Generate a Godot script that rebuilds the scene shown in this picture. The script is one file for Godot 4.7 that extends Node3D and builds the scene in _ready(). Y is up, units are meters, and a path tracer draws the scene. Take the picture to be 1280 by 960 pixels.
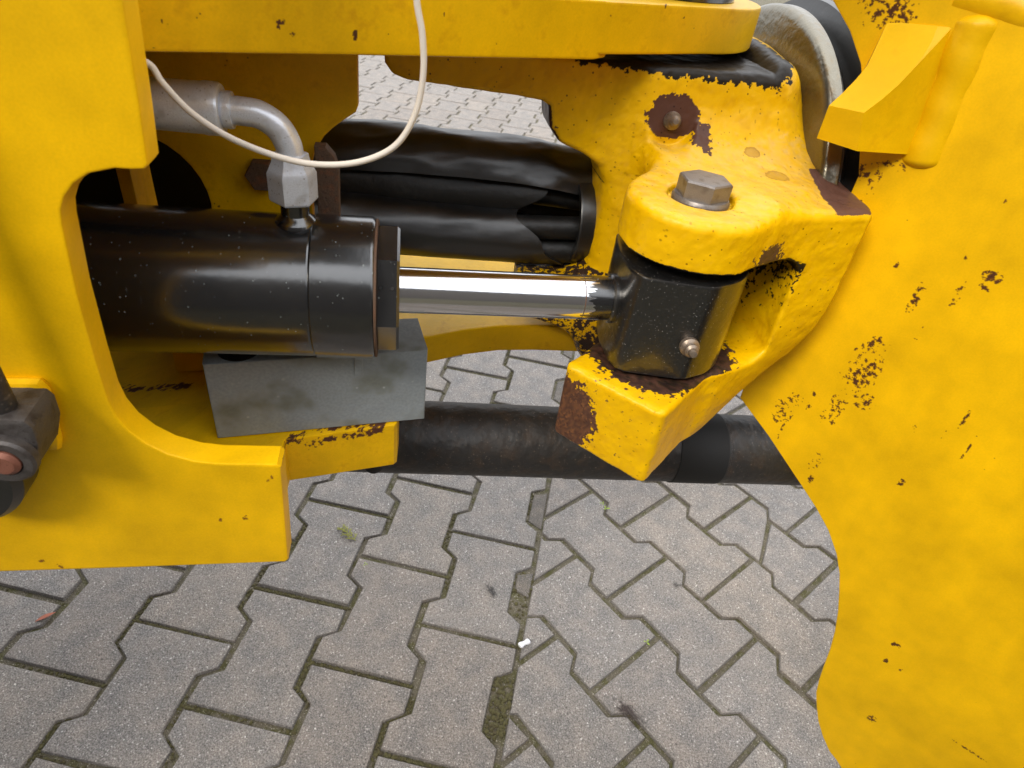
extends Node3D
# Close view of the articulation joint of a yellow wheel loader standing on block paving.
# Machine axes: x along the machine, y up from the ground, z towards the viewer; metres.

const GRID := Vector3(-0.2895, -0.6106, 0.0876)     # paving laid lengthwise: x, z of a joint, turn
const GRID2 := Vector3(0.3072, -0.9177, 2.3712)     # paving laid diagonally
const SEAM := 0.3675                                # where the two meet, across the first grid
const PIN := Vector3(0.138, 0.0, -0.006)            # steering pin
const TURN := 0.80285                               # the front frame is steered by 46 degrees

var machine: Transform3D
var front_inv: Transform3D
var front: Transform3D                              # front frame axes inside the machine axes
var taken := {}
var M := {}
var rng := RandomNumberGenerator.new()

# ---------------------------------------------------------------- geometry
class Geo:
	var p := PackedVector3Array()
	var u := PackedVector2Array()
	var c := PackedColorArray()
	var col := Color(1, 1, 1)
	var crease := 0.8

	func tri(a: Vector3, b: Vector3, d: Vector3, ua := Vector2(), ub := Vector2(), ud := Vector2()):
		p.append(a); p.append(b); p.append(d)
		u.append(ua); u.append(ub); u.append(ud)
		c.append(col); c.append(col); c.append(col)

	func quad(a: Vector3, b: Vector3, d: Vector3, e: Vector3, ua := Vector2(), ub := Vector2(), ud := Vector2(), ue := Vector2()):
		tri(a, b, d, ua, ub, ud)
		tri(a, d, e, ua, ud, ue)

	func planar(xf: Transform3D, lo: Vector2, size: Vector2, face := -1e9):     # UVs from two of the axes of xf
		var inv := xf.affine_inverse()
		if face < -1e8:
			for i in p.size(): face = maxf(face, (inv * p[i]).z)
		for i in p.size():
			var q: Vector3 = inv * p[i]
			u[i] = Vector2((q.x + (q.z - face) * 0.8 - lo.x) / size.x, 1.0 - (q.y + (q.z - face) * 0.9 - lo.y) / size.y)

	func mesh(move: Vector3) -> ArrayMesh:
		var n := p.size()
		var fn := PackedVector3Array()
		var at := {}
		for i in range(0, n, 3):
			fn.append((p[i + 1] - p[i]).cross(p[i + 2] - p[i]))
		for i in n:
			var k := Vector3i((p[i] * 20000.0).round())
			if not at.has(k): at[k] = PackedInt32Array()
			at[k].append(i / 3)
		var st := SurfaceTool.new()
		st.begin(Mesh.PRIMITIVE_TRIANGLES)
		for i in range(0, n, 3):
			var f := fn[i / 3].normalized()
			for j in [i, i + 2, i + 1]:
				var s := Vector3.ZERO
				for g in at[Vector3i((p[j] * 20000.0).round())]:
					if fn[g].normalized().dot(f) > crease: s += fn[g]
				st.set_normal(s.normalized() if s.length() > 1e-14 else f)
				st.set_uv(u[j]); st.set_color(c[j])
				st.add_vertex(p[j] - move)
		st.index()
		return st.commit()

func inset(poly: PackedVector2Array, d: float) -> PackedVector2Array:
	var out := PackedVector2Array()
	var n := poly.size()
	for i in n:
		var a := poly[(i + n - 1) % n]
		var b := poly[i]
		var e := poly[(i + 1) % n]
		var d1 := (b - a).normalized()
		var d2 := (e - b).normalized()
		var n1 := Vector2(-d1.y, d1.x)
		var n2 := Vector2(-d2.y, d2.x)
		var m := (n1 + n2)
		var k := m.dot(n1)
		out.append(b + (m * (d / maxf(k, 0.5))))
	return out

func ccw(poly: PackedVector2Array) -> PackedVector2Array:
	var s := 0.0
	for i in poly.size():
		s += poly[i].cross(poly[(i + 1) % poly.size()])
	var q := poly.duplicate()
	if s < 0: q.reverse()
	return q

# an outline pulled along local z, both rims chamfered in two steps
func prism(g: Geo, outline: PackedVector2Array, z0: float, z1: float, bevel: float, xf := Transform3D()):
	var poly := ccw(outline)
	var n := poly.size()
	var rings := []
	if bevel > 0:
		rings = [[inset(poly, bevel), z0], [inset(poly, bevel * 0.3), z0 + bevel * 0.3], [poly, z0 + bevel], [poly, z1 - bevel], [inset(poly, bevel * 0.3), z1 - bevel * 0.3], [inset(poly, bevel), z1]]
	else:
		rings = [[poly, z0], [poly, z1]]
	for r in rings.size() - 1:
		var a: PackedVector2Array = rings[r][0]
		var b: PackedVector2Array = rings[r + 1][0]
		var za: float = rings[r][1]
		var zb: float = rings[r + 1][1]
		for i in n:
			var j := (i + 1) % n
			g.quad(xf * Vector3(a[i].x, a[i].y, za), xf * Vector3(a[j].x, a[j].y, za), xf * Vector3(b[j].x, b[j].y, zb), xf * Vector3(b[i].x, b[i].y, zb))
	for cap in 2:
		var q: PackedVector2Array = rings[0][0] if cap == 0 else rings[-1][0]
		var z: float = rings[0][1] if cap == 0 else rings[-1][1]
		var t := Geometry2D.triangulate_polygon(q)
		for i in range(0, t.size(), 3):
			var v := [q[t[i]], q[t[i + 1]], q[t[i + 2]]]
			if ((v[1] - v[0]) as Vector2).cross(v[2] - v[0]) < 0: v = [v[0], v[2], v[1]]
			if cap == 0: v = [v[0], v[2], v[1]]
			g.tri(xf * Vector3(v[0].x, v[0].y, z), xf * Vector3(v[1].x, v[1].y, z), xf * Vector3(v[2].x, v[2].y, z))

func box(g: Geo, lo: Vector3, hi: Vector3, bevel := 0.002, xf := Transform3D()):
	prism(g, PackedVector2Array([Vector2(lo.x, lo.y), Vector2(hi.x, lo.y), Vector2(hi.x, hi.y), Vector2(lo.x, hi.y)]), lo.z, hi.z, bevel, xf)

# profile of (radius, height) turned round the local z axis of xf
func lathe(g: Geo, profile: Array, xf: Transform3D, segs := 48, start := 0.0, sweep := TAU):
	for i in segs:
		var a0 := start + sweep * i / segs
		var a1 := start + sweep * (i + 1) / segs
		for k in profile.size() - 1:
			var p0: Vector2 = profile[k]
			var p1: Vector2 = profile[k + 1]
			var w := [xf * Vector3(p0.x * cos(a0), p0.x * sin(a0), p0.y), xf * Vector3(p0.x * cos(a1), p0.x * sin(a1), p0.y), xf * Vector3(p1.x * cos(a1), p1.x * sin(a1), p1.y), xf * Vector3(p1.x * cos(a0), p1.x * sin(a0), p1.y)]
			var uv := [Vector2(float(i) / segs, p0.y), Vector2(float(i + 1) / segs, p0.y), Vector2(float(i + 1) / segs, p1.y), Vector2(float(i) / segs, p1.y)]
			if p0.x > 1e-6: g.tri(w[0], w[1], w[2], uv[0], uv[1], uv[2])
			if p1.x > 1e-6: g.tri(w[0], w[2], w[3], uv[0], uv[2], uv[3])

func smooth_path(pts: Array, steps := 8) -> PackedVector3Array:
	var out := PackedVector3Array()
	var n := pts.size()
	for i in n - 1:
		var a: Vector3 = pts[maxi(i - 1, 0)]
		var b: Vector3 = pts[i]
		var d: Vector3 = pts[i + 1]
		var e: Vector3 = pts[mini(i + 2, n - 1)]
		for s in steps:
			out.append(b.cubic_interpolate(d, a, e, float(s) / steps))
	out.append(pts[n - 1])
	return out

func tube(g: Geo, path: PackedVector3Array, r, segs := 16, flat := 1.0):
	var n := path.size()
	var rings := []
	var side := Vector3.ZERO
	for i in n:
		var t := (path[mini(i + 1, n - 1)] - path[maxi(i - 1, 0)]).normalized()
		if i == 0: side = t.cross(Vector3.UP if absf(t.y) < 0.9 else Vector3.RIGHT).normalized()
		side = (side - t * side.dot(t)).normalized()
		var up := side.cross(t)
		var rr: float = r[i] if r is Array or r is PackedFloat32Array else r
		var ring := PackedVector3Array()
		for k in segs:
			var a := TAU * k / segs
			ring.append(path[i] + (side * cos(a) + up * sin(a) * flat) * rr)
		rings.append(ring)
	for i in n - 1:
		for k in segs:
			var l := (k + 1) % segs
			g.quad(rings[i][k], rings[i + 1][k], rings[i + 1][l], rings[i][l])
	for k in segs:
		var l := (k + 1) % segs
		g.tri(path[0], rings[0][k], rings[0][l])
		g.tri(path[n - 1], rings[n - 1][l], rings[n - 1][k])

func axis_to(z: Vector3, at: Vector3, hint := Vector3.UP) -> Transform3D:
	z = z.normalized()
	if absf(z.dot(hint)) > 0.95: hint = Vector3.RIGHT
	var x := hint.cross(z).normalized()
	return Transform3D(Basis(x, z.cross(x), z), at)

func flat_on(y := 0.0) -> Transform3D:       # local x, y, z = machine x, -z, y
	return Transform3D(Basis(Vector3(1, 0, 0), Vector3(0, 0, -1), Vector3(0, 1, 0)), Vector3(0, y, 0))

func plan(a: Array) -> PackedVector2Array:   # (x, z) pairs for flat_on
	var q := PackedVector2Array()
	for v in a: q.append(Vector2(v.x, -v.y))
	return q

func arc(c: Vector2, r: float, a0: float, a1: float, n: int) -> Array:
	var q := []
	for i in n + 1:
		var a := deg_to_rad(lerpf(a0, a1, float(i) / n))
		q.append(c + Vector2(cos(a), sin(a)) * r)
	return q

# ---------------------------------------------------------------- scene tree
func numbered(called: String) -> String:
	taken[called] = taken.get(called, 0) + 1
	return called if taken[called] == 1 else "%s_%03d" % [called, taken[called] - 1]

func tag(o: Node, label: String, category: String, group := ""):
	o.set_meta("label", label); o.set_meta("category", category)
	if group != "": o.set_meta("group", group)

func thing(called: String, label: String, category: String, base: Vector3, group := "") -> Node3D:
	var o := Node3D.new()
	o.name = numbered(called)
	add_child(o)
	o.transform = Transform3D(machine.basis, machine * base)
	o.set_meta("base", base)
	tag(o, label, category, group)
	return o

func part(called: String, g: Geo, mat: Material, parent: Node3D, label := "") -> MeshInstance3D:
	var o := MeshInstance3D.new()
	o.name = called
	var root := parent
	while not root.has_meta("base"): root = root.get_parent()
	o.mesh = g.mesh(root.get_meta("base"))
	o.material_override = mat
	parent.add_child(o, true)
	if label != "": o.set_meta("label", label)
	return o

func loose(called: String, m: Mesh, mat: Material, parent: Node3D, xf := Transform3D()) -> MeshInstance3D:
	var o := MeshInstance3D.new()
	o.name = called
	o.mesh = m
	o.material_override = mat
	o.transform = xf
	parent.add_child(o, true)
	return o

# ---------------------------------------------------------------- textures
func noise(seed_: int, freq: float, octaves := 4, kind := FastNoiseLite.TYPE_SIMPLEX_SMOOTH) -> FastNoiseLite:
	var f := FastNoiseLite.new()
	f.seed = seed_; f.frequency = freq; f.noise_type = kind
	f.fractal_type = FastNoiseLite.FRACTAL_FBM; f.fractal_octaves = octaves
	return f

func field(w: int, h: int, seed_: int, freq: float, octaves := 4, seamless := false, kind := FastNoiseLite.TYPE_SIMPLEX_SMOOTH) -> PackedByteArray:
	var f := noise(seed_, freq, octaves, kind)
	var im: Image = f.get_seamless_image(w, h) if seamless else f.get_image(w, h)
	im.convert(Image.FORMAT_L8)
	return im.get_data()

func tex(w: int, h: int, data: PackedByteArray) -> ImageTexture:
	var im := Image.create_from_data(w, h, false, Image.FORMAT_RGB8, data)
	im.generate_mipmaps()
	return ImageTexture.create_from_image(im)

func to8(c: Color) -> Vector3:
	return Vector3(c.r, c.g, c.b) * 255.0

# paint with wear: lo, size in metres of the surface; chips are [x, y, rx, ry] in metres
func paint(lo: Vector2, size: Vector2, per_m: float, seed_: int, base: Color, chips: Array, specks := 1.0, seamless := false, bare := Color(0.27, 0.165, 0.11), grime := 0.5) -> ImageTexture:
	var w := int(size.x * per_m)
	var h := int(size.y * per_m)
	var k := 1000.0 / per_m
	var fine := field(w, h, seed_, 0.16 * k, 4, seamless)
	var mid := field(w, h, seed_ + 1, 0.035 * k, 4, seamless)
	var wide := field(w, h, seed_ + 2, 0.008 * k, 3, seamless)
	var grain := field(w, h, seed_ + 3, 0.5 * k, 2, seamless)
	var out := PackedByteArray()
	out.resize(w * h * 3)
	var b := to8(base)
	var d := to8(bare)
	var cut := 255.0 - 30.0 * specks
	for i in w * h:
		var tone := 1.0 + (wide[i] - 128) * 0.0005 + (mid[i] - 128) * 0.0003 + (grain[i] - 128) * 0.00022 + (mid[(i / w / 14) * w + i % w] - 128) * 0.00016
		var dirt := clampf((mid[i] * 0.7 + fine[i] * 0.3 - 150.0) / 70.0, 0.0, 1.0) * grime * 0.3
		var r := b.x * tone * (1.0 - dirt * 0.55)
		var gg := b.y * tone * (1.0 - dirt * 0.75)
		var bb := b.z * tone + dirt * 16.0
		var s := fine[i] * 0.72 + wide[i] * 0.28
		if s > cut - 6.0:
			var t := clampf((s - cut + 6.0) / 8.0, 0.0, 1.0)
			r = lerpf(r, d.x, t); gg = lerpf(gg, d.y, t); bb = lerpf(bb, d.z, t)
		out[i * 3] = clampi(int(r), 0, 255)
		out[i * 3 + 1] = clampi(int(gg), 0, 255)
		out[i * 3 + 2] = clampi(int(bb), 0, 255)
	for q in chips:
		var cx: float = (q[0] - lo.x) * per_m
		var cy: float = (lo.y + size.y - q[1]) * per_m
		var rx: float = q[2] * per_m * 1.1
		var ry: float = q[3] * per_m * 1.1
		var full: float = q[4] if q.size() > 4 else 1.0
		for y in range(maxi(0, int(cy - ry)), mini(h, int(cy + ry) + 1)):
			for x in range(maxi(0, int(cx - rx)), mini(w, int(cx + rx) + 1)):
				var i := y * w + x
				var e := 1.0 - (pow((x - cx) / rx, 2.0) + pow((y - cy) / ry, 2.0))
				var s := e * full + (fine[i] - 128) / 80.0 + (grain[i] - 128) / 190.0 + (mid[i] - 128) / 130.0 - 0.71
				if s > 0.0 and e > 0.0:
					var t := clampf(s / 0.3, 0.0, 1.0)
					var v := 0.75 + grain[i] / 340.0
					out[i * 3] = clampi(int(lerpf(out[i * 3], d.x * v, t)), 0, 255)
					out[i * 3 + 1] = clampi(int(lerpf(out[i * 3 + 1], d.y * v, t)), 0, 255)
					out[i * 3 + 2] = clampi(int(lerpf(out[i * 3 + 2], d.z * v, t)), 0, 255)
	return tex(w, h, out)

# dark or light base with flecks and blotches; seamless
func flecked(w: int, seed_: int, base: Color, fleck: Color, flecks: int, fleck_px: float, blotch: Color, blotch_share: float, fine_amp := 0.12) -> ImageTexture:
	var fine := field(w, w, seed_, 0.2, 3, true)
	var wide := field(w, w, seed_ + 1, 0.012, 4, true)
	var out := PackedByteArray()
	out.resize(w * w * 3)
	var b := to8(base)
	var bl := to8(blotch)
	for i in w * w:
		var t := clampf((wide[i] * 0.8 + fine[i] * 0.2 - 255.0 * (1.0 - blotch_share)) / 60.0, 0.0, 1.0)
		var k := 1.0 + (fine[i] - 128) / 128.0 * fine_amp
		out[i * 3] = clampi(int(lerpf(b.x, bl.x, t) * k), 0, 255)
		out[i * 3 + 1] = clampi(int(lerpf(b.y, bl.y, t) * k), 0, 255)
		out[i * 3 + 2] = clampi(int(lerpf(b.z, bl.z, t) * k), 0, 255)
	var r := RandomNumberGenerator.new()
	r.seed = seed_
	var f := to8(fleck)
	for n in flecks:
		var x := r.randi() % w
		var y := r.randi() % w
		var q := fleck_px * r.randf_range(0.35, 1.0)
		var a := r.randf_range(0.35, 1.0)
		for dy in range(-int(q) - 1, int(q) + 2):
			for dx in range(-int(q) - 1, int(q) + 2):
				var cover := clampf(q - sqrt(dx * dx + dy * dy) + 0.5, 0.0, 1.0) * a
				if cover <= 0: continue
				var i := posmod(y + dy, w) * w + posmod(x + dx, w)
				out[i * 3] = int(lerpf(out[i * 3], f.x, cover))
				out[i * 3 + 1] = int(lerpf(out[i * 3 + 1], f.y, cover))
				out[i * 3 + 2] = int(lerpf(out[i * 3 + 2], f.z, cover))
	return tex(w, w, out)

func bumps(seed_: int, freq: float, strength: float, w := 512, octaves := 3) -> ImageTexture:
	var f := noise(seed_, freq, octaves)
	var im := f.get_seamless_image(w, w)
	im.convert(Image.FORMAT_L8)
	im.bump_map_to_normal_map(strength)
	im.generate_mipmaps()
	return ImageTexture.create_from_image(im)

func mat(color: Color, rough: float, metal := 0.0, t: Texture2D = null) -> StandardMaterial3D:
	var m := StandardMaterial3D.new()
	m.albedo_color = color
	m.roughness = rough
	m.metallic = metal
	if t: m.albedo_texture = t
	return m

func tri(m: StandardMaterial3D, metres: float, world := false) -> StandardMaterial3D:
	m.uv1_triplanar = true
	m.uv1_world_triplanar = world
	m.uv1_scale = Vector3.ONE / metres
	return m

func with_bumps(m: StandardMaterial3D, t: Texture2D, s: float) -> StandardMaterial3D:
	m.normal_enabled = true
	m.normal_texture = t
	m.normal_scale = s
	return m

# ---------------------------------------------------------------- cast steel: a field meshed as surface nets
func smin(a: float, b: float, k: float) -> float:
	var h := maxf(k - absf(a - b), 0.0) / k
	return minf(a, b) - h * h * k * 0.25

func smax(a: float, b: float, k: float) -> float:
	return -smin(-a, -b, k)

func sd_box(q: Vector3, half: Vector3, r: float) -> float:
	var d := q.abs() - half + Vector3(r, r, r)
	return d.max(Vector3.ZERO).length() + minf(maxf(d.x, maxf(d.y, d.z)), 0.0) - r

func sd_disc(radial: float, y: float, r: float, half: float, round_: float) -> float:
	var dx := radial - r + round_
	var dy := absf(y) - half + round_
	return Vector2(maxf(dx, 0), maxf(dy, 0)).length() + minf(maxf(dx, dy), 0.0) - round_

func sd_poly(q: Vector2, v: PackedVector2Array) -> float:
	var d := q.distance_squared_to(v[0])
	var s := 1.0
	var n := v.size()
	var j := n - 1
	for i in n:
		var e := v[j] - v[i]
		var w := q - v[i]
		var b := w - e * clampf(w.dot(e) / e.dot(e), 0.0, 1.0)
		d = minf(d, b.dot(b))
		var c1 := q.y >= v[i].y
		var c2 := q.y < v[j].y
		var c3 := e.x * w.y > e.y * w.x
		if (c1 and c2 and c3) or (not c1 and not c2 and not c3): s = -s
		j = i
	return s * sqrt(d)

func sd_prism(d2: float, y: float, lo: float, hi: float, r: float) -> float:
	var dx := d2 + r
	var dy := absf(y - (lo + hi) * 0.5) - (hi - lo) * 0.5 + r
	return Vector2(maxf(dx, 0), maxf(dy, 0)).length() + minf(maxf(dx, dy), 0.0) - r

func net(f: Callable, lo: Vector3, hi: Vector3, cell: float, paint_: Callable, move: Vector3) -> ArrayMesh:
	var bs := 4
	var nb := Vector3i(((hi - lo) / (cell * bs)).ceil())
	var nx := nb.x * bs + 1
	var ny := nb.y * bs + 1
	var nz := nb.z * bs + 1
	var grid := PackedFloat32Array()
	grid.resize(nx * ny * nz)
	grid.fill(9.0)
	var reach := cell * bs * 0.5 * 1.75 + cell * 1.5
	var blocks := []
	for bz in nb.z:
		for by in nb.y:
			for bx in nb.x:
				var o := Vector3i(bx, by, bz) * bs
				var mid := lo + (Vector3(o) + Vector3.ONE * bs * 0.5) * cell
				if absf(f.call(mid)) > reach: continue
				blocks.append(o)
				for z in range(o.z, o.z + bs + 1):
					for y in range(o.y, o.y + bs + 1):
						for x in range(o.x, o.x + bs + 1):
							var i := (z * ny + y) * nx + x
							if grid[i] == 9.0: grid[i] = f.call(lo + Vector3(x, y, z) * cell)
	var sx := 1
	var sy := nx
	var sz := nx * ny
	var corner := [0, sx, sy, sx + sy, sz, sx + sz, sy + sz, sx + sy + sz]
	var off := [Vector3(0, 0, 0), Vector3(1, 0, 0), Vector3(0, 1, 0), Vector3(1, 1, 0), Vector3(0, 0, 1), Vector3(1, 0, 1), Vector3(0, 1, 1), Vector3(1, 1, 1)]
	var edges := [[0, 1], [2, 3], [4, 5], [6, 7], [0, 2], [1, 3], [4, 6], [5, 7], [0, 4], [1, 5], [2, 6], [3, 7]]
	var index := {}
	var verts := PackedVector3Array()
	for o in blocks:
		for z in bs:
			for y in bs:
				for x in bs:
					var i: int = ((o.z + z) * ny + o.y + y) * nx + o.x + x
					var inside := 0
					var ok := true
					for k in 8:
						var v := grid[i + corner[k]]
						if v == 9.0: ok = false
						if v < 0: inside += 1
					if not ok or inside == 0 or inside == 8: continue
					var s := Vector3.ZERO
					var n := 0
					for e in edges:
						var a := grid[i + corner[e[0]]]
						var b := grid[i + corner[e[1]]]
						if (a < 0) != (b < 0):
							s += (off[e[0]] as Vector3).lerp(off[e[1]], a / (a - b))
							n += 1
					index[i] = verts.size()
					verts.append(lo + (Vector3(o.x + x, o.y + y, o.z + z) + s / n) * cell)
	var normals := PackedVector3Array()
	var colors := PackedColorArray()
	var h := cell * 0.6
	for v in verts:
		var d: float = f.call(v)
		var g := Vector3(f.call(v + Vector3(h, 0, 0)) - d, f.call(v + Vector3(0, h, 0)) - d, f.call(v + Vector3(0, 0, h)) - d).normalized()
		normals.append(g)
		colors.append(paint_.call(v, g))
	var tris := PackedInt32Array()
	for i in index:
		for ax in 3:
			var step: int = [sx, sy, sz][ax]
			var u: int = [sy, sz, sx][ax]
			var w: int = [sz, sx, sy][ax]
			var a := grid[i]
			var b := grid[i + step]
			if (a < 0) == (b < 0): continue
			if not (index.has(i - u) and index.has(i - w) and index.has(i - u - w)): continue
			var q := [index[i], index[i - u], index[i - u - w], index[i - w]]
			if a < 0: q = [q[0], q[3], q[2], q[1]]
			var ca := colors[q[0]]
			var differ := 0.0
			for k in 3:
				var cb := colors[q[k + 1]]
				differ = maxf(differ, maxf(absf(ca.r - cb.r), absf(ca.g - cb.g)))
			if differ < 0.06:
				tris.append_array(PackedInt32Array([q[0], q[1], q[2], q[0], q[2], q[3]]))
				continue
			var first := verts.size()          # where the colour changes: a finer patch
			for yy in 5:
				for xx in 5:
					var sx_ := xx / 4.0
					var sy_ := yy / 4.0
					var pos := verts[q[0]].lerp(verts[q[1]], sx_).lerp(verts[q[3]].lerp(verts[q[2]], sx_), sy_)
					var nor := normals[q[0]].lerp(normals[q[1]], sx_).lerp(normals[q[3]].lerp(normals[q[2]], sx_), sy_).normalized()
					verts.append(pos); normals.append(nor); colors.append(paint_.call(pos, nor))
			for yy in 4:
				for xx in 4:
					var c0 := first + yy * 5 + xx
					tris.append_array(PackedInt32Array([c0, c0 + 1, c0 + 6, c0, c0 + 6, c0 + 5]))
	for i in verts.size(): verts[i] -= move
	var arrays := []
	arrays.resize(Mesh.ARRAY_MAX)
	arrays[Mesh.ARRAY_VERTEX] = verts
	arrays[Mesh.ARRAY_NORMAL] = normals
	arrays[Mesh.ARRAY_COLOR] = colors
	arrays[Mesh.ARRAY_INDEX] = tris
	var me := ArrayMesh.new()
	me.add_surface_from_arrays(Mesh.PRIMITIVE_TRIANGLES, arrays)
	return me

var wing := PackedVector2Array([Vector2(-0.106, 0.846), Vector2(-0.104, 0.827), Vector2(-0.098, 0.819), Vector2(-0.086, 0.8155), Vector2(0.027, 0.810), Vector2(0.034, 0.806), Vector2(0.037, 0.789), Vector2(0.047, 0.777), Vector2(0.072, 0.768), Vector2(0.090, 0.760), Vector2(0.102, 0.747), Vector2(0.107, 0.72), Vector2(0.107, 0.665), Vector2(0.098, 0.648), Vector2(0.08, 0.642), Vector2(0.03, 0.640), Vector2(0.03, 0.60), Vector2(0.16, 0.56), Vector2(0.18, 0.846)])
var arm_plan := PackedVector2Array([Vector2(0.035, -0.02), Vector2(0.056, -0.018), Vector2(0.066, -0.035), Vector2(0.107, -0.100), Vector2(0.103, -0.112), Vector2(0.076, -0.147), Vector2(0.0, -0.19), Vector2(-0.057, -0.14), Vector2(-0.04, -0.07)])
var cast_noise := noise(77, 1.0, 3)

func casting(q: Vector3) -> float:
	# neck of the swivel, on an axis along x
	var neck := sd_disc(Vector2(q.y - 0.705, q.z + 0.215).length(), q.x - 0.196, 0.151, 0.066, 0.006)
	var column := sd_box(q - Vector3(0.18, 0.70, -0.21), Vector3(0.075, 0.16, 0.105), 0.022)
	var side := sd_prism(sd_poly(Vector2(q.x, q.y), wing), q.z, -0.165, -0.118, 0.005)
	var d := smin(neck, column, 0.03)
	d = smin(d, side, 0.035)
	# grease point: a flattened spot
	var f := front_inv * q
	var rad := Vector2(f.x, f.z).length()
	var lug := sd_disc(rad, f.y - 0.7565, 0.057, 0.0215, 0.007)
	var shank := sd_box(f - Vector3(0.0, 0.7565, -0.09), Vector3(0.055, 0.0215, 0.09), 0.007)
	var upper := smin(lug, shank, 0.006)
	var arm := sd_prism(sd_poly(Vector2(f.x, f.z), arm_plan), f.y, 0.565, 0.778, 0.007)
	arm = smax(arm, (0.652 - f.y - (0.107 - f.x) * 1.55) * 0.54, 0.03)
	var lower := sd_box(f - Vector3(0.0055, 0.60, -0.02), Vector3(0.0475, 0.0405, 0.103), 0.006)
	var yoke := smin(upper, arm, 0.022)
	yoke = smin(yoke, lower, 0.034)
	# room for the rod eye
	var along := Vector2(-0.69, 0.72)
	var w := Vector2(f.x, f.z)
	var t := clampf(w.dot(along), 0.0, 0.4)
	var slot := (w - along * t).length() - 0.063
	var deep := Vector2(0.024, -0.026)
	var t2 := clampf(w.dot(deep) / deep.length_squared(), 0.0, 1.0)
	slot = minf(slot, (w - deep * t2).length() - 0.06)
	slot = minf(slot, maxf(maxf(-f.z - 0.02, w.x - 0.052), -0.06))
	var room := sd_prism(slot, f.y, 0.6405, 0.735, 0.012)
	yoke = smax(yoke, -room, 0.008)
	# bolt seat
	yoke = smax(yoke, -sd_disc(rad, f.y - 0.782, 0.0255, 0.0085, 0.001), 0.003)
	d = smin(d, yoke, 0.045 if q.y > 0.76 else 0.02)
	d = smax(d, -room, 0.006)
	var lip := smin(q.y - 0.850, 9.0, 0.001) if q.x < 0.225 else q.y - 0.850 - minf((q.x - 0.225) * 1.2, 0.03)
	d = smax(d, lip, 0.006)
	var spot := sd_disc(Vector2(q.x - 0.1365, q.y - 0.809).length(), q.z + 0.07, 0.021, 0.0265, 0.003)
	d = smax(d, -spot, 0.004)
	return d + cast_noise.get_noise_3dv(q * 45.0) * 0.0008 + cast_noise.get_noise_3dv(q * 150.0) * 0.0002

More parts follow.
